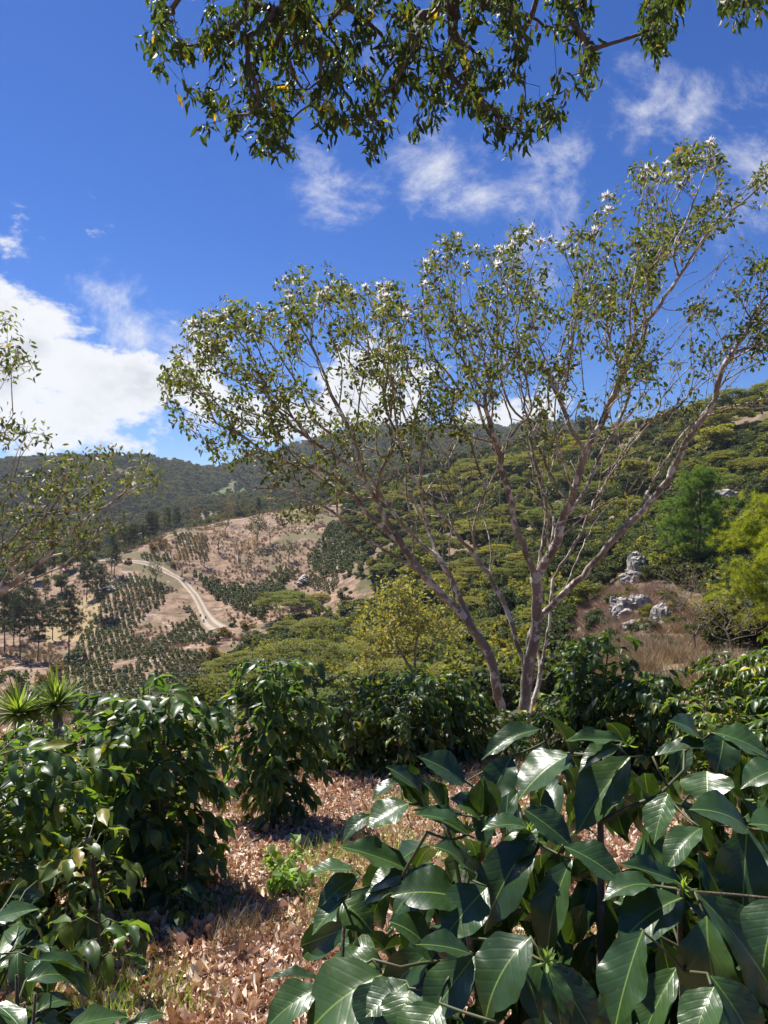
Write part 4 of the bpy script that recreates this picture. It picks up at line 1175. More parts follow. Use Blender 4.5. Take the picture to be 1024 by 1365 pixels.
def big_tree():
    r = np.random.default_rng(21); D0 = 13.0
    base = W(692, 950, D0); base[2] = gz(base[0], base[1])
    root = empty('flowering_tree', tuple(base), label='large many-stemmed spreading tree with white puff blossoms behind the coffee bushes', cat='tree')
    g = Grow(21); J = .012
    # left leaning stem
    g.path([base + [0, 0, -.3]] + R6([(690, 1150), (650, 970), (600, 880), (530, 790), (430, 690), (350, 580), (290, 480), (235, 380), (200, 330), (130, 280), (60, 230), (0, 190)], D0, 12.2) + trace([(370, 560), (330, 548), (290, 530), (250, 520)], 12.1, 11.9), .14, jit=J)
    g.path(R6([(600, 880), (540, 740), (470, 620), (400, 560), (330, 480), (240, 350), (200, 300), (120, 210)], 13, 13.6) + trace([(420, 560), (390, 500), (360, 455)], 13.6, 13.8), .14, jit=J)
    g.path(R6([(430, 690), (400, 665), (330, 620), (260, 580), (180, 520), (100, 460), (0, 410)], 12.6, 11.6) + trace([(370, 650), (330, 655)], 11.6, 11.5), .14, jit=J)
    g.path(R6([(350, 580), (300, 540), (230, 470), (150, 370), (60, 320), (0, 310)], 12.6, 12.0) + trace([(350, 600), (300, 570)], 12.0, 11.8), .14, jit=J)
    g.path(R6([(470, 620), (430, 500), (370, 400), (300, 290), (190, 220), (130, 120)], 13.1, 14.6) + trace([(430, 500), (415, 440), (440, 390)], 14.6, 14.6), .14, jit=J)
    g.path(R6([(235, 380), (180, 200), (110, 60)], 12.4, 12.2) + trace([(425, 480), (400, 430), (392, 385)], 12.2, 12.4), .14, jit=J)
    # second stem
    b2 = W(700, 935, 13.3); b2[2] = gz(b2[0], b2[1]) - .3
    g.path([base + [.08, 0, -.2], W(706, 900, 13.3)] + R6([(750, 900), (720, 800), (680, 720), (620, 630), (560, 560), (490, 480), (430, 400), (380, 330), (350, 240), (300, 120), (270, 0)], 13.3, 14.5) + trace([(490, 450), (480, 400), (455, 365)], 14.5, 14.8), .14, jit=J)
    g.path(R6([(590, 600), (588, 500), (610, 430), (660, 330), (690, 240), (720, 150), (680, 40)], 13.6, 12.8) + trace([(650, 470), (610, 420), (590, 370), (600, 320)], 12.8, 12.5), .14, jit=J)
    g.path(R6([(430, 400), (480, 330), (540, 220), (520, 100), (540, 20)], 14, 15) + trace([(600, 440), (570, 390)], 15, 15.2), .14, jit=J)
    g.path(trace([(666, 515), (690, 440), (675, 380), (655, 340)], 12.8, 13.2), .14, jit=J)
    # central stem
    g.path([base + [.2, 0, -.2], W(712, 905, 13), W(722, 850, 12.9)] + R6([(830, 850), (820, 700), (780, 600), (740, 500), (720, 400), (690, 310), (730, 200), (790, 120), (770, 0)], 12.9, 12.2) + trace([(690, 440), (700, 380), (720, 320), (705, 295)], 12.2, 12.1), .14, jit=J)
    g.path(R6([(825, 700), (880, 600), (910, 500), (940, 430), (960, 340), (980, 260), (940, 200), (900, 100), (850, 0)], 12.8, 11.9) + trace([(715, 440), (700, 400), (660, 360)], 11.9, 12), .14, jit=J)
    g.path(R6([(940, 430), (900, 400), (850, 300), (800, 200), (770, 80), (750, 0)], 12.5, 13.5) + trace([(685, 450), (650, 400), (640, 350)], 13.5, 13.8), .14, jit=J)
    g.path([W(783, 601, 12.4)] + R2([(600, 130), (640, 30)], 12.3, 12.1) + trace([(838, 455), (842, 400), (850, 350)], 12, 11.8), .14, jit=J)
    g.path(trace([(838, 455), (870, 420), (905, 370), (945, 310), (990, 270), (1040, 225), (1080, 205)], 12.0, 11.3), .14, jit=J)
    g.path(trace([(905, 370), (900, 330), (920, 280), (940, 230), (955, 200)], 11.8, 11.6), .14, jit=J)
    g.path(R6([(910, 500), (980, 400), (1040, 250), (1090, 160)], 12.6, 13.6) + trace([(850, 500), (880, 460)], 13.6, 14), .14, jit=J)
    # right limb
    g.path([base + [.28, .05, -.2], W(722, 890, 13.2), W(716, 860, 13.1)] + R2([(430, 700), (480, 640), (560, 560), (640, 460), (700, 400), (760, 320), (800, 240), (830, 190), (880, 110), (905, 20)], 13.1, 12.2) + trace([(990, 450), (1010, 410), (1040, 370)], 12.2, 12), .14, jit=J)
    g.path(R2([(680, 420), (720, 330), (790, 210), (870, 120)], 12.7, 13.4) + trace([(970, 500), (1010, 470), (1050, 420)], 13.4, 13.8), .14, jit=J)
    g.path(R2([(480, 600), (520, 500), (560, 420), (600, 300), (650, 220), (720, 130)], 13.4, 14.6) + trace([(890, 510), (920, 450), (960, 400)], 14.6, 15), .14, jit=J)
    g.path([base + [.35, .5, -.2]] + R6([(830, 1100), (870, 850), (880, 700), (950, 580), (1000, 460), (1060, 350), (1150, 220)], 13.8, 14.8) + trace([(880, 540), (870, 470), (890, 430)], 14.8, 15), .14, jit=J)
    g.path(R2([(320, 790), (330, 700), (370, 560), (420, 400), (400, 270), (380, 180)], 14.2, 15), .14, jit=J)
    g.path(R2([(640, 460), (560, 480), (500, 490)], 12.6, 12.2), .14, jit=J)
    # crown: leafy points inside the outline, thick in depth
    poly = [(198, 520), (228, 480), (258, 425), (300, 398), (345, 408), (385, 362), (440, 352), (470, 388), (518, 372), (550, 395), (572, 335), (610, 305), (655, 338), (705, 288), (745, 322), (800, 268), (868, 214), (945, 188), (978, 205), (985, 245), (1040, 205), (1130, 250),
            (1150, 520), (1060, 560), (930, 540), (850, 570), (760, 590), (650, 590), (540, 610), (470, 640), (430, 690), (350, 690), (360, 650), (300, 620), (240, 565)]
    holes = [[(862, 400), (905, 345), (960, 300), (1030, 262), (1130, 300), (1100, 340), (1010, 345), (930, 400), (890, 440)], [(543, 372), (562, 372), (560, 430), (548, 470)]]
    def dens(x, y):
        top = np.interp(x, [200, 260, 390, 520, 610, 700, 800, 945, 1130], [500, 420, 360, 375, 310, 295, 270, 190, 240])
        d = np.interp(y - top, [0, 120, 200, 300, 420], [1, 1, .62, .30, .16])
        d = np.where(x < 480, np.maximum(d, .38), d)
        d *= .12 + 1.3 * np.clip((vn(x / 26, y / 26, 3) - .36) * 3.2, 0, 1)
        return d
    S = sample_poly(poly, 1900, r, holes, dens)
    u = (S[:, 0] - 620) / 430
    half = 2.6 * np.sqrt(np.clip(1 - u ** 2, .12, 1))
    ctr = np.interp(S[:, 0], [200, 400, 700, 1100], [12.0, 12.6, 13.0, 12.0])
    Dp = ctr + r.uniform(-1, 1, len(S)) * half
    T = np.array([W(a, b, d) for (a, b), d in zip(S, Dp)])
    g.grow(T, .62, .16, .10, .02)
    S2 = sample_poly([(400, 560), (440, 440), (600, 380), (800, 330), (900, 380), (1010, 300), (1060, 420), (960, 540), (870, 640), (800, 690), (620, 700), (520, 680), (430, 640)], 480, r)
    T2 = np.array([W(a, b, d) for (a, b), d in zip(S2, 13 + r.uniform(-2.2, 2.2, len(S2)))])
    g.grow(T2, .7, .2, .08, .0)
    add_branches(root, g, .0048, 2.2, .145, 'bark', base)
    # leaves
    k = r.random(len(T)) < .93
    obj('foliage', leaves_at(T[k] - base, r, 12, .07, .102, 'inga', 'foliage', .50, CHEAP, .45, .9), root, kind='stuff')
    tw = np.array(g.P)[-len(T) * 2:]; tw = tw[r.random(len(tw)) < .55]
    obj('foliage', leaves_at(tw - base, r, 2, .08, .09, 'inga', 'foliage', .44, CHEAP, .5, .8), root, kind='stuff')
    # blossoms towards the upper outline
    top = np.interp(S[:, 0], [200, 260, 300, 345, 390, 440, 470, 520, 555, 610, 655, 705, 745, 800, 868, 945, 1000, 1130], [520, 425, 398, 405, 365, 352, 385, 372, 385, 305, 335, 290, 320, 268, 214, 190, 225, 250])
    w_ = S[:, 1] - top + r.exponential(45, len(S))
    for i in np.argsort(w_)[:380:3]:
        f = obj('flower', FL[i % 3], root, tuple(T[i] - base + [0, 0, .04])); s = r.uniform(.8, 1.6)
        f.scale = (s, s, s); f.rotation_euler = (r.normal(0, .4), r.normal(0, .4), r.uniform(0, 6))
    b_ = np.argsort(w_)[60:330]
    Pb = np.repeat(T[b_] - base, 3, 0) + r.normal(0, .05, (len(b_) * 3, 3)); nb = len(Pb); s = r.uniform(.015, .035, nb)
    obj('buds', scatter_mesh('buds', CHEAP, frames(rand_units(nb, r, .6), rand_units(nb, r)), np.stack([s, s * 1.6, s], 1), Pb, M['bud'], False, False), root, kind='stuff')
big_tree()

def left_tree():
    r = np.random.default_rng(31); D0 = 9.0
    base = np.array([W(-190, 900, D0)[0], D0, 0]); base[2] = gz(base[0], base[1])
    root = empty('spreading_tree', tuple(base), label='spreading shade tree reaching in over the valley from the left edge', cat='tree')
    g = Grow(31); J = .01
    g.path([base + [0, 0, -.3], W(-170, 950, D0), W(-130, 880, D0), W(-60, 830, 9), W(0, 790, 9), W(40, 760, 9), W(80, 722, 9.1), W(110, 695, 9.2), W(140, 675, 9.3), W(180, 650, 9.5)], .12, jit=J)
    g.path(trace([(-20, 815), (0, 800), (40, 775), (75, 757), (100, 740)], 9, 8.6), .12, jit=J)
    g.path(trace([(40, 760), (25, 735), (0, 720), (-30, 700)], 9, 9.3), .12, jit=J)
    g.path(trace([(65, 735), (66, 705), (72, 690), (60, 660), (75, 630)], 9.1, 8.7), .12, jit=J)
    g.path(trace([(95, 708), (93, 692), (105, 680), (112, 640), (130, 610)], 9.1, 9.6), .12, jit=J)
    g.path(trace([(-150, 900), (-140, 800), (-110, 700), (-60, 620), (-20, 585), (30, 575), (60, 580)], 9, 8.6), .12, jit=J)
    g.path(trace([(-110, 700), (-80, 560), (-40, 510), (0, 492), (40, 488)], 9, 8.9), .12, jit=J)
    g.path(trace([(-80, 560), (-70, 480), (-30, 440), (10, 425)], 9, 9.2), .12, jit=J)
    poly = [(-90, 640), (-20, 655), (40, 625), (65, 600), (110, 615), (150, 592), (195, 612), (222, 628), (205, 655), (160, 660), (165, 700), (110, 735), (60, 730), (20, 760), (-60, 780)]
    S = np.vstack([sample_poly(poly, 420, r, (), lambda x, y: .2 + .8 * (vn(x / 22, y / 22, 8) > .42)),
                   sample_poly([(-60, 560), (-10, 545), (20, 552), (35, 565), (72, 572), (70, 588), (20, 590), (-60, 600)], 60, r),
                   sample_poly([(-60, 480), (-10, 470), (10, 452), (45, 470), (50, 490), (15, 500), (-60, 510)], 52, r),
                   sample_poly([(-60, 420), (-10, 415), (22, 425), (15, 435), (-60, 450)], 36, r)])
    T = np.array([W(a, b, d) for (a, b), d in zip(S, 9.1 + r.uniform(-.9, .9, len(S)))])
    g.grow(T, .6, .13, .09, .02)
    add_branches(root, g, .003, 2.1, .07, 'bark', base, .016)
    obj('foliage', leaves_at(T - base, r, 6, .07, .080, 'inga', 'foliage', .40, CHEAP, .5, .8), root, kind='stuff')
    for i in r.permutation(len(T))[:16]:
        f = obj('flower', FL[i % 3], root, tuple(T[i] - base + [0, 0, .03])); f.scale = (.6, .6, .6); f.rotation_euler = (r.normal(0, .4), r.normal(0, .4), 0)
left_tree()

HANG = [leaf_grid(2, 6, d, .10, .05, 0, p, 1, .95) for d, p in ((.5, 0), (.9, 1), (.3, 2), (1.2, 3))]
HANGM = [mesh_np('hanging_leaf', h[0], [h[1]], M['hang'], h[3]) for h in HANG]
def overhead_tree():
    r = np.random.default_rng(41); D0 = 5.0
    base = np.array([2.6, -2.2, 0.0]); base[2] = gz(base[0], base[1])
    root = empty('overhanging_tree', tuple(base), label='tree whose leafy branches hang into the top of the picture', cat='tree')
    g = Grow(41); J = .008
    up = np.array([2.2, -1.5, 4.2])
    g.path([base + [0, 0, -.3], base + [.05, .1, 1.6], base + [-.2, .4, 3.0], up], .2, jit=J, r0=.13, r1=.10)
    A = [up, np.array([1.6, .5, 5.6]), np.array([.8, 2.2, 6.2]), W(400, -160, 4.4), W(440, -20, 4.8), W(480, 20, 5.0), W(508, 45, 5.1)]
    g.path(A, .1, jit=J, r0=.07, r1=.014)
    g.path([np.array([.8, 2.2, 6.2]), W(620, -120, 4.5), W(605, 0, 4.9), W(603, 40, 5.0), W(622, 85, 5.1), W(625, 120, 5.2), W(630, 150, 5.2)], .1, jit=J, r0=.04, r1=.006)
    g.path([W(620, -120, 4.5), W(720, -60, 4.6), W(708, 20, 4.8), W(690, 60, 4.9), W(682, 100, 5), W(720, 115, 5)], .1, jit=J)
    g.path([W(440, -20, 4.8), W(360, -40, 4.9), W(310, 20, 5.0), W(300, 70, 5.1), W(290, 120, 5.2), W(250, 118, 5.3), W(215, 75, 5.4)], .1, jit=J)
    g.path([W(400, -160, 4.4), W(280, -60, 4.7), W(230, 10, 5.0)], .1, jit=J)
    g.path([W(480, 20, 5), W(470, 70, 4.8), W(440, 120, 4.7), W(390, 160, 4.8), W(372, 200, 4.8)], .1, jit=J)
    g.path([W(508, 45, 5.1), W(540, 100, 5.2), W(560, 150, 5.3), W(545, 190, 5.3)], .1, jit=J)
    g.path([W(625, 120, 5.2), W(660, 165, 5.2), W(700, 180, 5.1)], .1, jit=J)
    g.path([W(720, -60, 4.6), W(775, -20, 4.8), W(775, 40, 4.9), W(775, 100, 5)], .1, jit=J)
    g.path([W(720, -60, 4.6), W(860, -70, 4.6), W(900, -20, 4.7), W(885, 30, 4.8), W(870, 70, 4.8)], .1, jit=J)
    g.path([W(860, -70, 4.6), W(985, -60, 4.6), W(1000, 10, 4.7)], .1, jit=J)
    poly = [(195, -40), (190, 10), (215, 50), (188, 68), (200, 90), (245, 118), (262, 150), (262, 185), (312, 188), (335, 165), (348, 205), (380, 215), (425, 185), (470, 175), (500, 190), (482, 210), (505, 215), (545, 180), (575, 190), (640, 170), (665, 205), (695, 210), (740, 175), (755, 130), (790, 130), (795, 60), (775, -40)]
    holes = [[(250, 60), (275, 75), (282, 100), (262, 105)], [(232, 30), (262, 40), (270, 70), (225, 66)], [(405, 100), (425, 95), (425, 130), (405, 130)], [(625, 40), (670, 50), (665, 90), (640, 70)], [(700, 60), (745, 50), (765, 90), (715, 120), (700, 100)], [(385, 130), (410, 132), (412, 165), (380, 160)],
             [(300, 130), (335, 140), (330, 165), (310, 160)], [(545, 130), (575, 140), (570, 165), (550, 160)], [(640, 120), (680, 110), (682, 130), (650, 145)], [(445, 10), (470, 30), (480, 60), (455, 50)]]
    S = np.vstack([sample_poly(poly, 600, r, holes, lambda x, y: .05 + .95 * (vn(x / 15, y / 15, 18) > .47)),
                   sample_poly([(855, -10), (905, -10), (902, 30), (884, 72), (870, 96), (858, 60)], 34, r),
                   sample_poly([(960, -10), (1025, -10), (1016, 30), (988, 46), (965, 25)], 20, r)])
    S[:, 1] -= 10
    T = np.array([W(a, b, d) for (a, b), d in zip(S, 5.0 + r.uniform(-.75, .75, len(S)))])
    g.grow(T, .28, .07, .12, .0)
    add_branches(root, g, .0020, 2.2, .12, 'bark_dark', base, .008, 6)
    per = 10; n = len(T) * per
    Q = np.repeat(T - base, per, 0) + r.normal(0, 1, (n, 3)) * [.026, .026, .035]
    Y = rand_units(n, r, -2.1); N = rand_units(n, r, .2); S_ = r.uniform(.06, .105, n)
    Rm = frames(Y, N); SS = np.stack([S_ * r.uniform(.24, .32, n), S_, S_], 1)
    first = r.permutation(n)[:300]
    for i in first:
        o = bpy.data.objects.new('leaf', HANGM[i % 4]); COL.objects.link(o); o.parent = root
        m = Matrix(Rm[i] * SS[i][None, :]).to_4x4(); m.translation = Vector(Q[i]); o.matrix_local = m
    rest = np.setdiff1d(np.arange(n), first)
    for k in range(4):
        q = rest[k::4]
        obj('leaf_sprays', scatter_mesh('leaf_sprays', HANG[k], Rm[q], SS[q], Q[q], M['hang'], True, True), root, kind='stuff')
overhead_tree()

def yellow_tree():
    r = np.random.default_rng(51); D0 = 34
    q = W(552, 905, D0); base = np.array([q[0], q[1], gz(q[0], q[1])])
    root = empty('yellow_tree', tuple(base), label='small tree with yellow new leaves behind the middle coffee bushes', cat='tree')
    g = Grow(51)
    g.path([base + [0, 0, -.3], W(553, 900, D0), W(553, 880, D0)], .3)
    g.path([W(553, 900, D0), W(535, 870, 34), W(520, 845, 33.6)], .3); g.path([W(553, 880, D0), W(556, 850, D0), W(570, 820, 34.5)], .3); g.path([W(553, 880, D0), W(575, 860, 34.5), W(590, 835, 35)], .3)
    poly = [(470, 835), (480, 808), (505, 790), (515, 772), (550, 768), (575, 776), (605, 790), (622, 818), (640, 850), (600, 858), (570, 842), (530, 842), (520, 862), (500, 890), (480, 885), (490, 850)]
    S = sample_poly(poly, 230, r, (), lambda x, y: .05 + .95 * (vn(x / 15, y / 11, 4) > .52))
    T = np.array([W(a, b, d) for (a, b), d in zip(S, D0 + r.uniform(-2, 2, len(S)))])
    g.grow(T, .3, .3, .08)
    add_branches(root, g, .008, 2.0, .09, 'bark_dry', base, .03, 6)
    obj('foliage', leaves_at(T - base, r, 15, .24, .19, 'yellowtree', 'foliage', .45, QUAD, .2, .8), root, kind='stuff')
yellow_tree()

# ------------------------------------------------------------------ coffee plants
LV = [leaf_grid(4, 7, d, .07, .04, tw, ph, 1, .85) for d, tw, ph in ((.5, 0, 0), (.9, .2, 1), (.3, -.2, 2), (1.2, .1, 3), (.7, -.1, 4), (1.5, 0, 5))]
LVM = {}
def lvm(mat):
    if mat not in LVM: LVM[mat] = [mesh_np('coffee_leaf', h[0], [h[1]], M[mat], h[3]) for h in LV]
    return LVM[mat]

def coffee_structure(r, H, Rad, stems=3, node=.075, lean=.12, low=.15, droop=.45, leafL=.14):
    tubes_, P, Y, N = [], [], [], []
    for s in range(stems):
        a = r.uniform(0, 6.28); ln = r.uniform(.3, 1) * lean * H
        top = np.array([math.cos(a) * ln, math.sin(a) * ln, H * r.uniform(.82, 1.0)])
        st = catmull([np.array([math.cos(a) * .04, math.sin(a) * .04, -.1]), top * [.3, .3, .4], top * [.7, .7, .75], top], .08)
        tubes_.append((st, np.linspace(.016 + .004 * H, .004, len(st))))
        n = int(H / .085)
        for k in range(n):
            t = low + (1 - low) * (k + r.random() * .5) / n
            p0 = st[min(len(st) - 1, int(t * (len(st) - 1)))]
            prof = (0.30 + .70 * math.sin(math.pi * min(1, (1 - t) * .95 + .16)) ** .7)
            L0 = Rad * prof
            a0 = k * 1.57 + r.uniform(-.3, .3)
            for b in (0, math.pi):
                if r.random() < .12: continue
                aa = a0 + b + r.uniform(-.3, .3); L = L0 * r.uniform(.6, 1.15); m = max(3, int(L / node))
                dr = droop * r.uniform(.6, 1.4)
                d = np.array([math.cos(aa), math.sin(aa), .35 + .55 * t])
                br = np.array([p0 + d * L * s_ + np.array([0, 0, -dr * L * (1.6 * s_ ** 2)]) for s_ in np.linspace(0, 1, m + 1)])
                br[1:] += r.normal(0, .006, (m, 3))
                tubes_.append((br, np.linspace(.0045, .0018, m + 1)))
                for j in range(1, m + 1):
                    s_ = j / m
                    if s_ < .3 and r.random() < .75: continue
                    tg = unit(br[j] - br[j - 1]); sd_ = unit(np.cross(tg, [0, 0, 1.0]))
                    ro = r.uniform(-.5, .5)
                    for sg in ((-1, 1) if j < m else (-1, 1, 0)):
                        y = tg * (.55 + .5 * s_) + sd_ * sg * .95 + np.array([0, 0, -r.uniform(-.15, .85)]) + r.normal(0, .24, 3)
                        P.append(br[j]); Y.append(unit(y)); N.append(np.array([0, 0, 1.0]) + r.normal(0, .35, 3))
    return tubes_, np.array(P), np.array(Y), np.array(N)

def coffee_bush(px, py_top, D, Rad, seed, label, mat='coffee_far', leafL=.14, stems=3, nparts=260, dens=1.0, name='coffee_bush', cat='coffee bush', group=None, low=.15, droop=.45, dx=0):
    r = np.random.default_rng(seed)
    x = (px - 512) / F * D; zb = gz(x, D); H = EYE + (682 - py_top) / F * D - zb
    root = empty(name, (x, D, zb), label=label, cat=cat, group=group)
    tb, P, Y, N = coffee_structure(r, H * .97, Rad, stems, .07, .12, low, droop)
    keep = r.random(len(P)) < dens
    P, Y, N = P[keep], Y[keep], N[keep]
    for c in tb[:0]: pass
    big = [c for c in tb if c[1][0] > .01]; small = [c for c in tb if c[1][0] <= .01]
    for c in big: obj('stem', tube_mesh('stem', [c], M['stem'], 6), root)
    obj('twigs', tube_mesh('twigs', small, M['twig_green'], 4), root, kind='stuff')
    n = len(P); S = leafL * r.uniform(.6, 1.2, n); asp = r.uniform(.36, .48, n)
    Rm = frames(Y, N); SS = np.stack([S * asp, S, S], 1)
    # the parts that show: those nearest the viewer and outermost
    cam_dir = unit(np.array([-x, -D, EYE - zb - H / 2]))
    sc_ = P @ cam_dir + P[:, 2] * .25
    o_ = np.argsort(-sc_)[:nparts]; mm = lvm(mat)
    for i in o_:
        o = bpy.data.objects.new('leaf', mm[i % 6]); COL.objects.link(o); o.parent = root
        m = Matrix(Rm[i] * SS[i][None, :]).to_4x4(); m.translation = Vector(P[i]); o.matrix_local = m
    rest = np.setdiff1d(np.arange(n), o_)
    if len(rest):
        for k in range(3):
            q = rest[k::3]
            tm = LV[k] if D < 7.5 else LEAF8
            if len(q): obj('inner_leaves' if nparts else 'leaves', scatter_mesh('leaves', tm, Rm[q], SS[q], P[q], M[mat], True, True), root, kind='stuff')
    return n

tot = 0
for a in [
    (215, 890, 4.7, .45, 1, 'broad dark coffee bush with glossy drooping leaves left of the taller round one', 'coffee_far', .150, 5, 300, 1.0, 'coffee_bush', 'coffee bush', None, .24),
    (368, 862, 6.5, .42, 2, 'tall round dark coffee bush above the bare litter slope', 'coffee_far', .145, 5, 300, 1.0, 'coffee_bush', 'coffee bush', None, .22),
    (62, 990, 4.3, .48, 3, 'light yellowish green coffee bush at the left below the sword-leaved rosettes', 'coffee_yellow', .145, 4, 300, .8),
    (-20, 1000, 3.9, .60, 4, 'coffee bush cut by the left edge of the picture', 'coffee_far', .15, 4, 260, .85),
    (122, 985, 5.6, .36, 5, 'coffee bush behind the light green one', 'coffee_far', .14, 3, 200, .9),
    (70, 955, 6.1, .42, 45, 'coffee bush just below the tallest sword-leaved rosette', 'coffee_far', .14, 3, 180, 1.0),
    (5, 958, 6.0, .5, 46, 'coffee bush just below the leftmost sword-leaved rosette', 'coffee_far', .14, 3, 180, 1.0),
    (20, 985, 5.4, .5, 15, 'coffee bush under the sword-leaved rosettes', 'coffee_far', .14, 3, 180, .9),
    (135, 1085, 3.7, .28, 6, 'young light green coffee plant in front of the broad dark bush', 'coffee_yellow', .13, 2, 150, .6),
    (-10, 1195, 2.5, .34, 7, 'shaded coffee plant in the lower left corner', 'coffee', .16, 3, 200, .7),
    (30, 1290, 2.0, .30, 17, 'dark low coffee plant at the bottom left edge', 'coffee', .16, 3, 160, .8),
    (148, 1308, 2.35, .10, 8, 'small coffee seedling with upright leaves at the bottom left', 'coffee', .13, 1, 30, .9),
    (130, 1180, 3.3, .20, 9, 'sparse low coffee sapling with two large drooping leaves', 'coffee_far', .15, 1, 60, .5),
    (245, 1100, 4.3, .3, 10, 'dark coffee sapling at the foot of the broad bush', 'coffee_far', .13, 2, 120, .8),
]:
    tot += coffee_bush(*a)
for a in [
    (450, 905, 9.4, .55, 21, 'yellowish open coffee bush beside the tall round dark one', 'coffee_yellow', .14, 4, 0, .8),
    (500, 900, 9.8, .70, 22, 'leafy coffee bush in the middle row under the yellow tree', 'coffee_yellow', .14, 5, 0, .9),
    (560, 890, 9.6, .80, 23, 'coffee bush in the middle row left of the leaning stem', 'coffee_far', .14, 5, 0, .9),
    (605, 905, 9.9, .70, 24, 'coffee bush of the middle row nearest the leaning stem', 'coffee_yellow', .14, 5, 0, .9),
    (535, 925, 8.8, .55, 25, 'low yellow-flecked coffee bush at the edge of the litter', 'coffee_yellow', .12, 4, 0, .7),
    (470, 930, 8.9, .45, 35, 'low light green coffee bush at the left end of the middle row', 'coffee_yellow', .12, 3, 0, .8),
    (690, 975, 10.0, .5, 26, 'coffee bush round the foot of the flowering tree', 'coffee_far', .13, 4, 0, .9),
    (660, 938, 11.8, .5, 50, 'low coffee bush between the stems of the flowering tree', 'coffee_far', .13, 4, 0, .9),
    (712, 945, 12.2, .5, 51, 'low coffee bush just right of the forked trunk', 'coffee_yellow', .13, 4, 0, .9),
    (740, 925, 14.5, .8, 27, 'coffee bush right behind the forked trunk', 'coffee_far', .13, 4, 0, .9),
    (795, 822, 9.0, .34, 28, 'tallest dark coffee bush with a drooping top right of the trunk', 'coffee_far', .17, 3, 200, .9),
    (855, 880, 8.6, .50, 29, 'dark drooping coffee bush in front of the grassy bank', 'coffee_far', .17, 4, 260, 1.0),
    (765, 915, 9.2, .5, 30, 'grey-green coffee bush at the right foot of the tree', 'coffee_far', .15, 4, 0, .9),
    (905, 925, 9.5, .55, 36, 'low coffee bush under the dry grass bank', 'coffee_far', .14, 4, 0, .9),
    (985, 865, 8.4, .70, 31, 'yellow-green coffee bush below the bright pine', 'coffee_yellow', .13, 4, 0, .9),
    (1050, 850, 8.0, .8, 32, 'coffee bush at the right edge of the picture', 'coffee_yellow', .13, 4, 0, .9),
    (950, 930, 7.6, .5, 33, 'low coffee bush behind the large-leaved plant on the right', 'coffee_yellow', .13, 4, 0, .8),
    (20, 958, 9.0, .6, 47, 'coffee bush behind the leftmost rosette', 'coffee_far', .13, 4, 0, .9),
    (100, 962, 9.5, .6, 48, 'coffee bush behind the right rosette', 'coffee_far', .13, 4, 0, .9),
    (170, 952, 10, .6, 49, 'coffee bush in the gap left of the broad dark bush', 'coffee_far', .13, 4, 0, .9),
    (410, 925, 11.0, .6, 34, 'coffee bush behind the tall round dark one', 'coffee_far', .13, 3, 0, .9),
    (1120, 900, 7, .8, 37, 'coffee bush cut off by the right edge beside the large-leaved plant', 'coffee_far', .13, 4, 0, .9),
    (268, 965, 9.5, .5, 38, 'coffee bush behind the broad dark one', 'coffee_far', .13, 4, 0, .9),
    (-120, 960, 5.5, .8, 39, 'coffee bush mostly outside the left edge behind the cut-off one', 'coffee_far', .14, 4, 0, .9),
]:
    tot += coffee_bush(*a)
print('coffee leaves', tot)

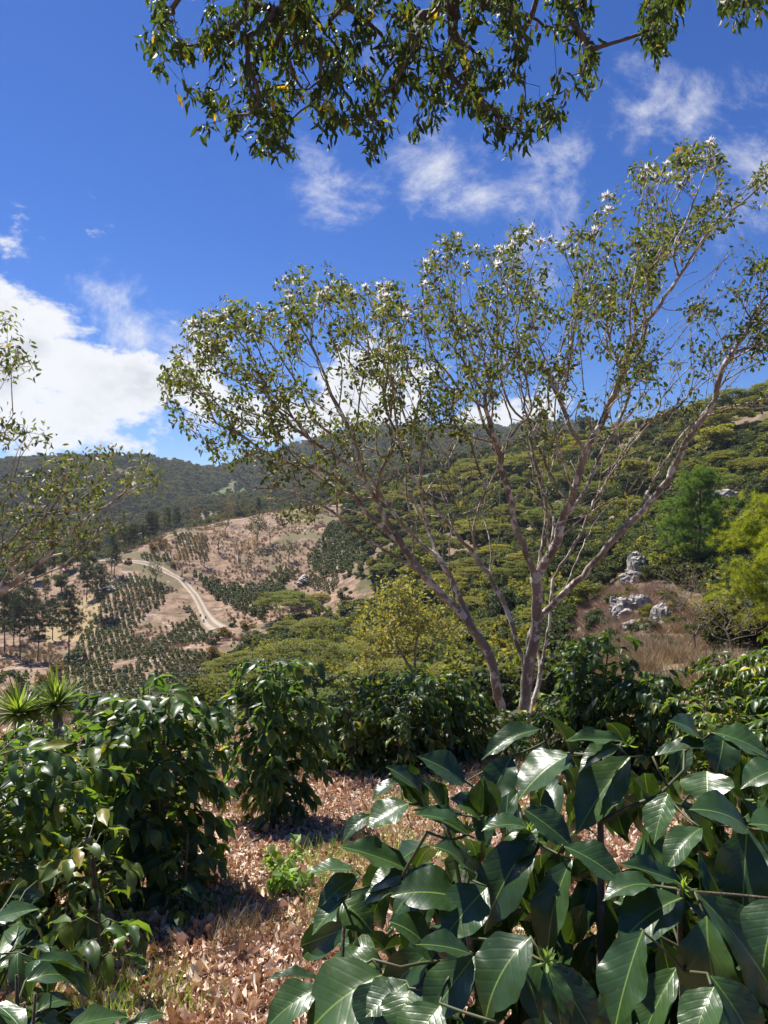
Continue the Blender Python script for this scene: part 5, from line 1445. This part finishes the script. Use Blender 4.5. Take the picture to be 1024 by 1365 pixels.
# ------------------------------------------------------------------ the large-leaved plant in front
HV = [leaf_grid(8, 24, d * 1.15, .09, w * .75, tw * .9, ph, 1, .92, .011) for d, w, tw, ph in ((.35, .030, 0, 0), (.7, .04, .15, 1.3), (.5, .035, -.2, 2.1), (1.0, .045, .1, 3.3), (.25, .05, 0, 4.4), (.8, .03, -.1, 5.2))]
HVM = [mesh_np('large_coffee_leaf', h[0], [h[1]], M['coffee'], h[3]) for h in HV]
def z5(x, y): return (512 + x / 2, 900 + y / 2)
def zl(x, y): return (360 + x / 3.01, 940 + y / 3.01)
def zb_(x, y): return (360 + x / 3.01, 1160 + y / 3.01)
HERO = [ # base, tip, width px, flip (normal toward camera weight)
    (z5(655, 215), z5(525, 400), 52, .9), (z5(795, 592), z5(632, 705), 54, .8), (z5(835, 580), z5(1070, 900), 62, .8), (z5(860, 640), z5(935, 1010), 70, .8),
    (z5(690, 680), z5(618, 928), 56, .9), (z5(500, 490), z5(430, 768), 42, .9), (z5(440, 765), z5(560, 965), 46, .9), (z5(435, 770), z5(478, 960), 38, .7),
    (z5(480, 455), z5(632, 548), 36, .6), (z5(400, 440), z5(262, 672), 58, .9), (z5(405, 408), z5(335, 500), 32, .8), (z5(395, 412), z5(270, 405), 28, .6),
    (z5(372, 355), z5(495, 450), 34, .7), (z5(215, 600), z5(36, 580), 50, .8), (z5(275, 565), z5(165, 695), 56, .8), (z5(392, 698), z5(262, 905), 64, .9),
    (z5(240, 748), z5(118, 920), 54, .8), (z5(132, 752), z5(28, 655), 46, .8), (z5(232, 742), z5(100, 716), 30, .6), (z5(228, 425), z5(95, 368), 26, .5),
    (z5(240, 522), z5(148, 455), 42, .8), (z5(276, 372), z5(262, 280), 30, .8), (z5(118, 350), z5(22, 250), 32, .8), (z5(165, 365), z5(120, 292), 28, .8),
    (z5(216, 285), z5(105, 220), 34, .6), (z5(422, 143), z5(270, 210), 24, .6), (z5(500, 208), z5(368, 315), 54, .7), (z5(642, 182), z5(598, 122), 20, .8),
    (z5(640, 176), z5(498, 172), 20, .4), (z5(632, 192), z5(525, 245), 24, .6), (z5(720, 215), z5(885, 190), 26, .4), (z5(850, 175), z5(770, 120), 34, .7),
    (z5(880, 152), z5(1018, 208), 36, .7), (z5(905, 162), z5(888, 258), 36, .8), (z5(860, 255), z5(862, 332), 50, .8), (z5(965, 405), z5(830, 352), 46, .9),
    (z5(757, 315), z5(722, 435), 32, .8), (z5(848, 405), z5(752, 510), 28, .8), (z5(968, 408), z5(955, 648), 64, .8), (z5(722, 562), z5(590, 585), 30, .8),
    (z5(800, 560), z5(645, 505), 26, .5), (z5(870, 800), z5(1000, 1010), 50, .9), (z5(1100, 420), z5(985, 395), 40, .6), (z5(1080, 250), z5(960, 290), 34, .6),
    (z5(880, 830), z5(820, 1000), 46, .8), (z5(500, 215), z5(430, 100), 24, .6), (z5(340, 215), z5(280, 330), 40, .6), (z5(1060, 600), z5(1010, 760), 60, .8),
    (zl(780, 300), zl(612, 212), 26, .6), (zl(628, 405), zl(488, 250), 32, .8), (zl(702, 425), zl(628, 318), 30, .9), (zl(520, 312), zl(412, 370), 18, .5),
    (zl(556, 392), zl(405, 478), 34, .8), (zl(405, 440), zl(296, 534), 18, .6), (zl(798, 522), zl(598, 425), 28, .7), (zl(842, 452), zl(738, 375), 34, .8),
    (zl(882, 442), zl(850, 300), 28, .8), (zl(802, 700), zl(678, 558), 44, .9), (zl(560, 662), zl(308, 570), 32, .6), (zl(552, 682), zl(405, 735), 30, .6),
    (zl(345, 662), zl(165, 668), 26, .5), (zl(362, 680), zl(195, 815), 26, .7), (zl(520, 722), zl(385, 795), 28, .6), (zl(288, 788), zl(412, 905), 40, .8), (zl(300, 770), zl(180, 905), 22, .6),
    (zb_(448, 418), zb_(150, 640), 78, .8), (zb_(205, 440), zb_(0, 432), 18, .5), (zb_(200, 470), zb_(-10, 620), 40, .7), (zb_(470, 440), zb_(400, 660), 62, .8), (zb_(560, 480), zb_(520, 660), 50, .7),
    (z5(150, 880), z5(60, 1010), 60, .7), (z5(300, 930), z5(330, 1060), 50, .8), (z5(60, 820), z5(-40, 900), 40, .7),
]
def hero_plant():
    r = np.random.default_rng(61)
    bx = (800 - 512) / F * 1.75; by = 1.75; base = np.array([bx, by, gz(bx, by)])
    root = empty('large_coffee_plant', tuple(base), label='coffee plant with very large glossy dark leaves in front at the lower right', cat='coffee plant')
    def depth(px, py):
        d = np.interp(py, [950, 1080, 1200, 1365], [2.05, 1.75, 1.5, 1.22])
        d = d + np.interp(px, [420, 600, 800, 1024], [.35, .10, 0, -.05])
        return d
    info = []
    for i, (b, t, w, f) in enumerate(HERO):
        d0 = float(depth(*b)) + r.uniform(-.05, .05)
        Lpx = math.hypot(t[0] - b[0], t[1] - b[1])
        vert = (t[1] - b[1]) / Lpx
        d1 = d0 - .04 * max(0, vert) - .02
        B = W(b[0], b[1], d0); T_ = W(t[0], t[1], d1)
        info.append((B, T_, w, f, d0))
    g = Grow(62)
    g.path([base + [0, 0, -.1], base + [-.03, .0, .35], base + [.0, .0, .75], W(800, 985, 1.95)], .06, r0=.016, r1=.006)
    g.path([base + [-.02, .05, -.1], base + [-.25, .0, .35], base + [-.42, -.02, .6]], .06, r0=.012, r1=.005)
    g.path([base + [.03, -.05, -.1], base + [.12, -.2, .4], W(905, 1185, 1.52)], .06, r0=.012, r1=.005)
    g.path([base + [-.25, 0, .3], W(600, 1120, 1.7), W(540, 1160, 1.75)], .06, r0=.007, r1=.004)
    cl = [i[0] + np.array([0, .012, -.004]) for i in info]
    g.grow([c + np.array([r.normal(0, .02), .10 + .05 * r.random(), -.05]) for c in cl[::2]], .3, .05, .06)
    g.grow(cl, .05, .03, .04)
    ch = g.chains(.0028, 2.6)
    ch = [(P - base, np.minimum(Rr, .016)) for P, Rr in ch]; ch.sort(key=lambda c: -c[1].max())
    for c in ch[:4]: obj('stem', tube_mesh('stem', [c], M['stem'], 8), root)
    for c in ch[4:]: obj('twig', tube_mesh('twig', [c], M['twig_green'], 6), root)
    nobj = 0
    def put(me, B, Y, N, L, w, par=root):
        Rm = frames(Y[None], N[None])[0]
        o = bpy.data.objects.new('leaf', me); COL.objects.link(o); o.parent = par
        m = Matrix(Rm * np.array([w, L, L])[None, :]).to_4x4(); m.translation = Vector(B - base); o.matrix_local = m
    for i, (B, T_, w, f, d0) in enumerate(info):
        Y = T_ - B; L = np.linalg.norm(Y); Y = Y / L
        toc = unit(np.array([0, 0, EYE]) - B)
        N = toc * f * .7 + np.array([0, 0, .65]) + np.array(sd) * .35 + r.normal(0, .16, 3)
        N = N - Y * (N @ Y); N = unit(N)
        foreshort = max(.72, abs(N @ toc))
        k = i % 6
        # droop: the chord from base to tip should match, so lengthen by the arc
        put(HVM[k], B, unit(Y + N * .5 * (.35, .7, .5, 1.0, .25, .8)[k]), N, L * 1.12, w / F * d0 / foreshort * 1.08)
        nobj += 1
    # leaves behind and below that fill the plant
    cnt = 0
    while cnt < 223:
        a = r.uniform(0, 1); px = r.uniform(470, 1150); py = r.uniform(1000, 1480)
        lo = np.interp(px, [470, 560, 640, 700, 1150], [1170, 1080, 1010, 985, 985])
        if py < lo + 10: continue
        if 600 < px < 760 and 1075 < py < 1130 and r.random() < .75: continue   # the gaps where litter shows through
        if 790 < px < 870 and 1070 < py < 1150 and r.random() < .85: continue
        d = float(depth(px, py)) + r.uniform(.16, .55)
        B = W(px, py, d); 
        if B[2] < base[2] + .12: continue
        out = unit(np.array([B[0] - bx, B[1] - by, 0]))
        Y = unit(out * r.uniform(.1, .8) + np.array([0, 0, -r.uniform(.3, 1.1)]) + r.normal(0, .3, 3) + np.array([0, -.25, 0]))
        N = unit(np.array([-.15, 0, 1.0]) + r.normal(0, .35, 3))
        L = r.uniform(.15, .23)
        put(HVM[int(r.integers(6))], B, Y, N, L, L * r.uniform(.34, .42)); cnt += 1
    # deeper leaves in the shade inside the plant
    Pd, Yd, Nd = [], [], []
    while len(Pd) < 1000:
        px = r.uniform(430, 1250); py = r.uniform(1010, 1700)
        lo = np.interp(px, [430, 520, 600, 700, 1150], [1250, 1110, 1050, 1005, 995])
        if py < lo + 30: continue
        if 640 < px < 720 and 1040 < py < 1120 and r.random() < .8: continue
        if 790 < px < 880 and 1070 < py < 1150 and r.random() < .9: continue
        B = W(px, py, float(depth(px, min(py, 1365))) + r.uniform(.25, .75))
        if B[2] < gz(B[0], B[1]) + .06: continue
        Pd.append(B - base); Yd.append(unit(np.array([B[0] - bx, B[1] - by, -.6]) + r.normal(0, .4, 3))); Nd.append(unit(np.array([0, -.5, 1.0]) + r.normal(0, .4, 3)))
    Ld = r.uniform(.13, .22, len(Pd))
    obj('inner_leaves', scatter_mesh('inner_leaves', LV[1], frames(np.array(Yd), np.array(Nd)), np.stack([Ld * .43, Ld, Ld], 1), np.array(Pd), M['coffee'], True, True), root, kind='stuff')
    # clusters of young buds at the nodes and one white flower
    bud = scatter_mesh('bud', CHEAP, frames(rand_units(14, r, 1.0), rand_units(14, r)), np.stack([np.full(14, .008), np.full(14, .03), np.full(14, .03)], 1), np.zeros((14, 3)), M['weed'], True, True)
    for (a, b, d) in ((912, 1184, 1.50), (705, 1110, 1.72), (838, 992, 2.0), (950, 965, 2.0), (1010, 1065, 1.78), (622, 1110, 1.8), (728, 1283, 1.35)):
        o = obj('bud', bud, root, tuple(W(a, b, d) - base)); o.rotation_euler = (0, 0, a)
    fl = scatter_mesh('blossom', CHEAP, frames(np.array([unit([math.cos(a), -.2, math.sin(a) * .5 + .5]) for a in np.linspace(0, 6.28, 9)[:8]]), rand_units(8, r, 1)), np.stack([np.full(8, .006), np.full(8, .022), np.full(8, .02)], 1), np.zeros((8, 3)), M['flower'], True, True)
    obj('blossom', fl, root, tuple(W(785, 1131, 1.66) - base)); obj('blossom', fl, root, tuple(W(800, 985, 1.95) - base))
hero_plant()

# ------------------------------------------------------------------ sword-leaved rosettes
def yucca(px, py, D, seed, label, R=.37):
    r = np.random.default_rng(seed)
    c = W(px, py, D); zb = gz(c[0], c[1])
    root = empty('yucca', (c[0], c[1], zb), label=label, cat='yucca', group='sword-leaved rosettes above the left bushes')
    h = c[2] - zb
    obj('stem', tube_mesh('stem', [(np.array([(0, 0, -.1), (.03, 0, h * .5), (0, 0, h)]), np.array([.05, .045, .04]))], M['bark_dry'], 8), root)
    tm = leaf_grid(2, 6, .35, .25, 0.0, 0, 0, 1, .55)
    me = [mesh_np('sword_leaf', leaf_grid(2, 6, q, .012, 0, 0, 0, 1, .5)[0], [tm[1]], M['yucca'], tm[3]) for q in (.15, .4, .8)]
    for k in range(130):
        el = math.asin(r.uniform(-.1, 1)); a = r.uniform(0, 6.28)
        Y = np.array([math.cos(a) * math.cos(el), math.sin(a) * math.cos(el), math.sin(el)])
        Rm = frames(Y[None], np.array([[0, 0, 1.0]]) + r.normal(0, .1, (1, 3)))[0]; L = R * r.uniform(.75, 1.1)
        o = bpy.data.objects.new('leaf', me[0 if el > .3 else 1]); COL.objects.link(o); o.parent = root
        m = Matrix(Rm * np.array([.032, L, L])[None, :]).to_4x4(); m.translation = Vector((0, 0, h)) + Vector(Y * .02); o.matrix_local = m
yucca(25, 952, 6.6, 71, 'leftmost sword-leaved green rosette above the left bushes')
yucca(50, 950, 7.2, 72, 'middle sword-leaved green rosette between the two larger ones', .26)
yucca(76, 940, 6.8, 73, 'right and tallest sword-leaved green rosette above the left bushes')

# ------------------------------------------------------------------ weed, grass, litter
def weed(px, py, seed, sc, label, n=9):
    r = np.random.default_rng(seed)
    D = 1.6 / ((py - 682) / F - SL); x = (px - 512) / F * D; zb = gz(x, D)
    root = empty('weed', (x, D, zb), label=label, cat='weed')
    Pl = []; Yl = []; tb = []
    for k in range(n):
        a = r.uniform(0, 6.28); L = sc * r.uniform(.5, 1.1)
        end = np.array([math.cos(a) * L * .7, math.sin(a) * L * .7, L * r.uniform(.5, 1.0)])
        pth = catmull([np.zeros(3), end * [.3, .3, .6], end], .03); tb.append((pth, np.linspace(.004, .0015, len(pth))))
        for q in pth[2:]:
            for _ in range(4):
                Pl.append(q + r.normal(0, .012, 3)); Yl.append(unit(np.array([math.cos(a), math.sin(a), .1]) + r.normal(0, .7, 3)))
    obj('stem', tube_mesh('stem', tb, M['twig_green'], 4), root)
    Pl = np.array(Pl); m = len(Pl); S = sc * .22 * r.uniform(.5, 1.2, m)
    Rm = frames(np.array(Yl), rand_units(m, r, 1.6)); tmm = leaf_grid(3, 4, .5, .1, .12, 0, 0, 1, .8)
    me = mesh_np('weed_leaf', tmm[0], [tmm[1]], M['weed'], tmm[3])
    for i in range(min(m, 220)):
        o = bpy.data.objects.new('leaf', me); COL.objects.link(o); o.parent = root
        mt = Matrix(Rm[i] * np.array([S[i] * .6, S[i], S[i]])[None, :]).to_4x4(); mt.translation = Vector(Pl[i]); o.matrix_local = mt
weed(382, 1190, 81, .36, 'bright green broad-leaved weed growing out of the leaf litter', 11)
weed(375, 1165, 82, .20, 'smaller paler weed just behind the bright green one', 7)

GR = bpy.data.objects.new('grass_source', tuft_variant(6, 'weed', 30, .22, .006, .6))
GD = bpy.data.objects.new('grass_source', tuft_variant(7, 'drygrass', 40, .26, .006, .7))
r = np.random.default_rng(91)
def g_pts(n, y0, y1):
    D = r.uniform(y0, y1, n); px = r.uniform(-150, 1200, n); x = (px - 512) / F * D
    return x, D, tz(x, D)
x, y, z = g_pts(2200, 2.0, 13.5); k = fbm(x * .9, y * .9, 3, 61) > .13
gn_scatter('grass', np.stack([x, y, z], 1)[k], r.uniform(.35, 1.0, k.sum()), np.stack([0 * x, 0 * x, r.uniform(0, 6, len(x))], 1)[k], GR, kind='stuff', label='thin green grass growing up through the leaf litter', cat='grass')
x, y, z = g_pts(3000, 2.0, 13.8); k = fbm(x * .7, y * .7, 3, 62) > .16
gn_scatter('dry_grass', np.stack([x, y, z], 1)[k], r.uniform(.3, 1.0, k.sum()), np.stack([0 * x, 0 * x, r.uniform(0, 6, len(x))], 1)[k], GD, kind='stuff', label='dry straw-coloured grass in the leaf litter', cat='grass')
x = (320 - 512) / F * 3.95 + r.normal(0, .05, 9); y = 3.95 + r.normal(0, .05, 9)
gn_scatter('grass_tuft', np.stack([x, y, tz(x, y)], 1), np.full(9, .75), np.stack([0 * x, 0 * x, r.uniform(0, 6, 9)], 1), GD, kind='stuff', label='upright tuft of dry grass left of the green weed', cat='grass')
# fallen leaves
LS = []
for i in range(6):
    V_, Q_, _, U_ = leaf_grid(3, 5, [1.2, -1.0, 1.9, .5, -1.6, 2.4][i], [.35, -.2, .5, .1, .3, .7][i], .10, [.5, -.6, .9, 0, .4, -1.0][i], i, 1, .85)
    V_ = V_ * [[.42, .50, .18, .36, .12, .30][i], 1, 1]; V_[:, 1] -= .5
    me = mesh_np('fallen_leaf', V_, [Q_], M['litter'], U_); LS.append(bpy.data.objects.new('fallen_leaf_source', me))
n = 150000
D = 1.3 * (15.5 / 1.3) ** (r.random(n) ** .72); px = r.uniform(-220, 1260, n); x = (px - 512) / F * D
x = np.concatenate([x, r.uniform(-14, 14, 6000)]); D = np.concatenate([D, r.uniform(-3, 14, 6000)]); n = len(x)
z = tz(x, D) + r.uniform(.0, .035, n)
sc = r.uniform(.022, .080, n) * np.where(r.random(n) < .10, 1.9, 1) * np.where(D > 8, 1.25, 1.0)
rt = np.stack([r.normal(0, .34, n), r.normal(0, .34, n), r.uniform(0, 6.28, n)], 1)
for k in range(6):
    m = np.arange(n) % 6 == k
    gn_scatter('leaf_litter', np.stack([x, D, z], 1)[m], sc[m], rt[m], LS[k], kind='stuff', label='brown fallen leaves covering the slope under the coffee bushes', cat='leaf litter', group='fallen leaves on the ground')
# fallen twigs
ch = []
for i in range(900):
    d = r.uniform(2.0, 11); p = r.uniform(-60, 1050); xx = (p - 512) / F * d; zz = float(tz(xx, d)) + .03; a = r.normal(.5, .9); L = r.uniform(.08, .45)
    v = np.array([math.cos(a), math.sin(a), -SL * math.sin(a)]) * L
    q0 = np.array([xx, d, zz]); ch.append((np.array([q0, q0 + v * .5 + r.normal(0, .015, 3), q0 + v]), np.array([.005, .004, .002]) * r.uniform(.5, 1.3)))
obj('fallen_twigs', tube_mesh('fallen_twigs', ch, M['bark_dry'], 5), kind='stuff', label='dry twigs lying in the leaf litter', cat='twigs')

# ------------------------------------------------------------------ haze over the valley
def haze():
    import bmesh
    m = bpy.data.materials.new('valley_haze'); m.use_nodes = True; m.node_tree.nodes.clear(); t = NT(m.node_tree)
    v = t.n('ShaderNodeVolumePrincipled', None, Density=HAZE)
    v.inputs['Color'].default_value = (.80, .88, 1.0, 1); v.inputs['Anisotropy'].default_value = 0.25
    o = t.n('ShaderNodeOutputMaterial'); t.t.links.new(v.outputs[0], o.inputs['Volume'])
    zmin = min(c[2] for c in [(0, 0, float(TU.min()))]) - 60; zmax = 215.0
    bm = bmesh.new(); bmesh.ops.create_cube(bm, size=1)
    for q in bm.verts: q.co = Vector((q.co.x * 12000, q.co.y * 4300 + 2090, q.co.z * (zmax - zmin) + (zmax + zmin) / 2))
    me = bpy.data.meshes.new('haze'); bm.to_mesh(me); bm.free(); me.materials.append(m)
    obj('haze', me, kind='stuff', label='thin bluish daylight haze over the valley and far mountains', cat='haze')
HAZE = 0.00012
haze()
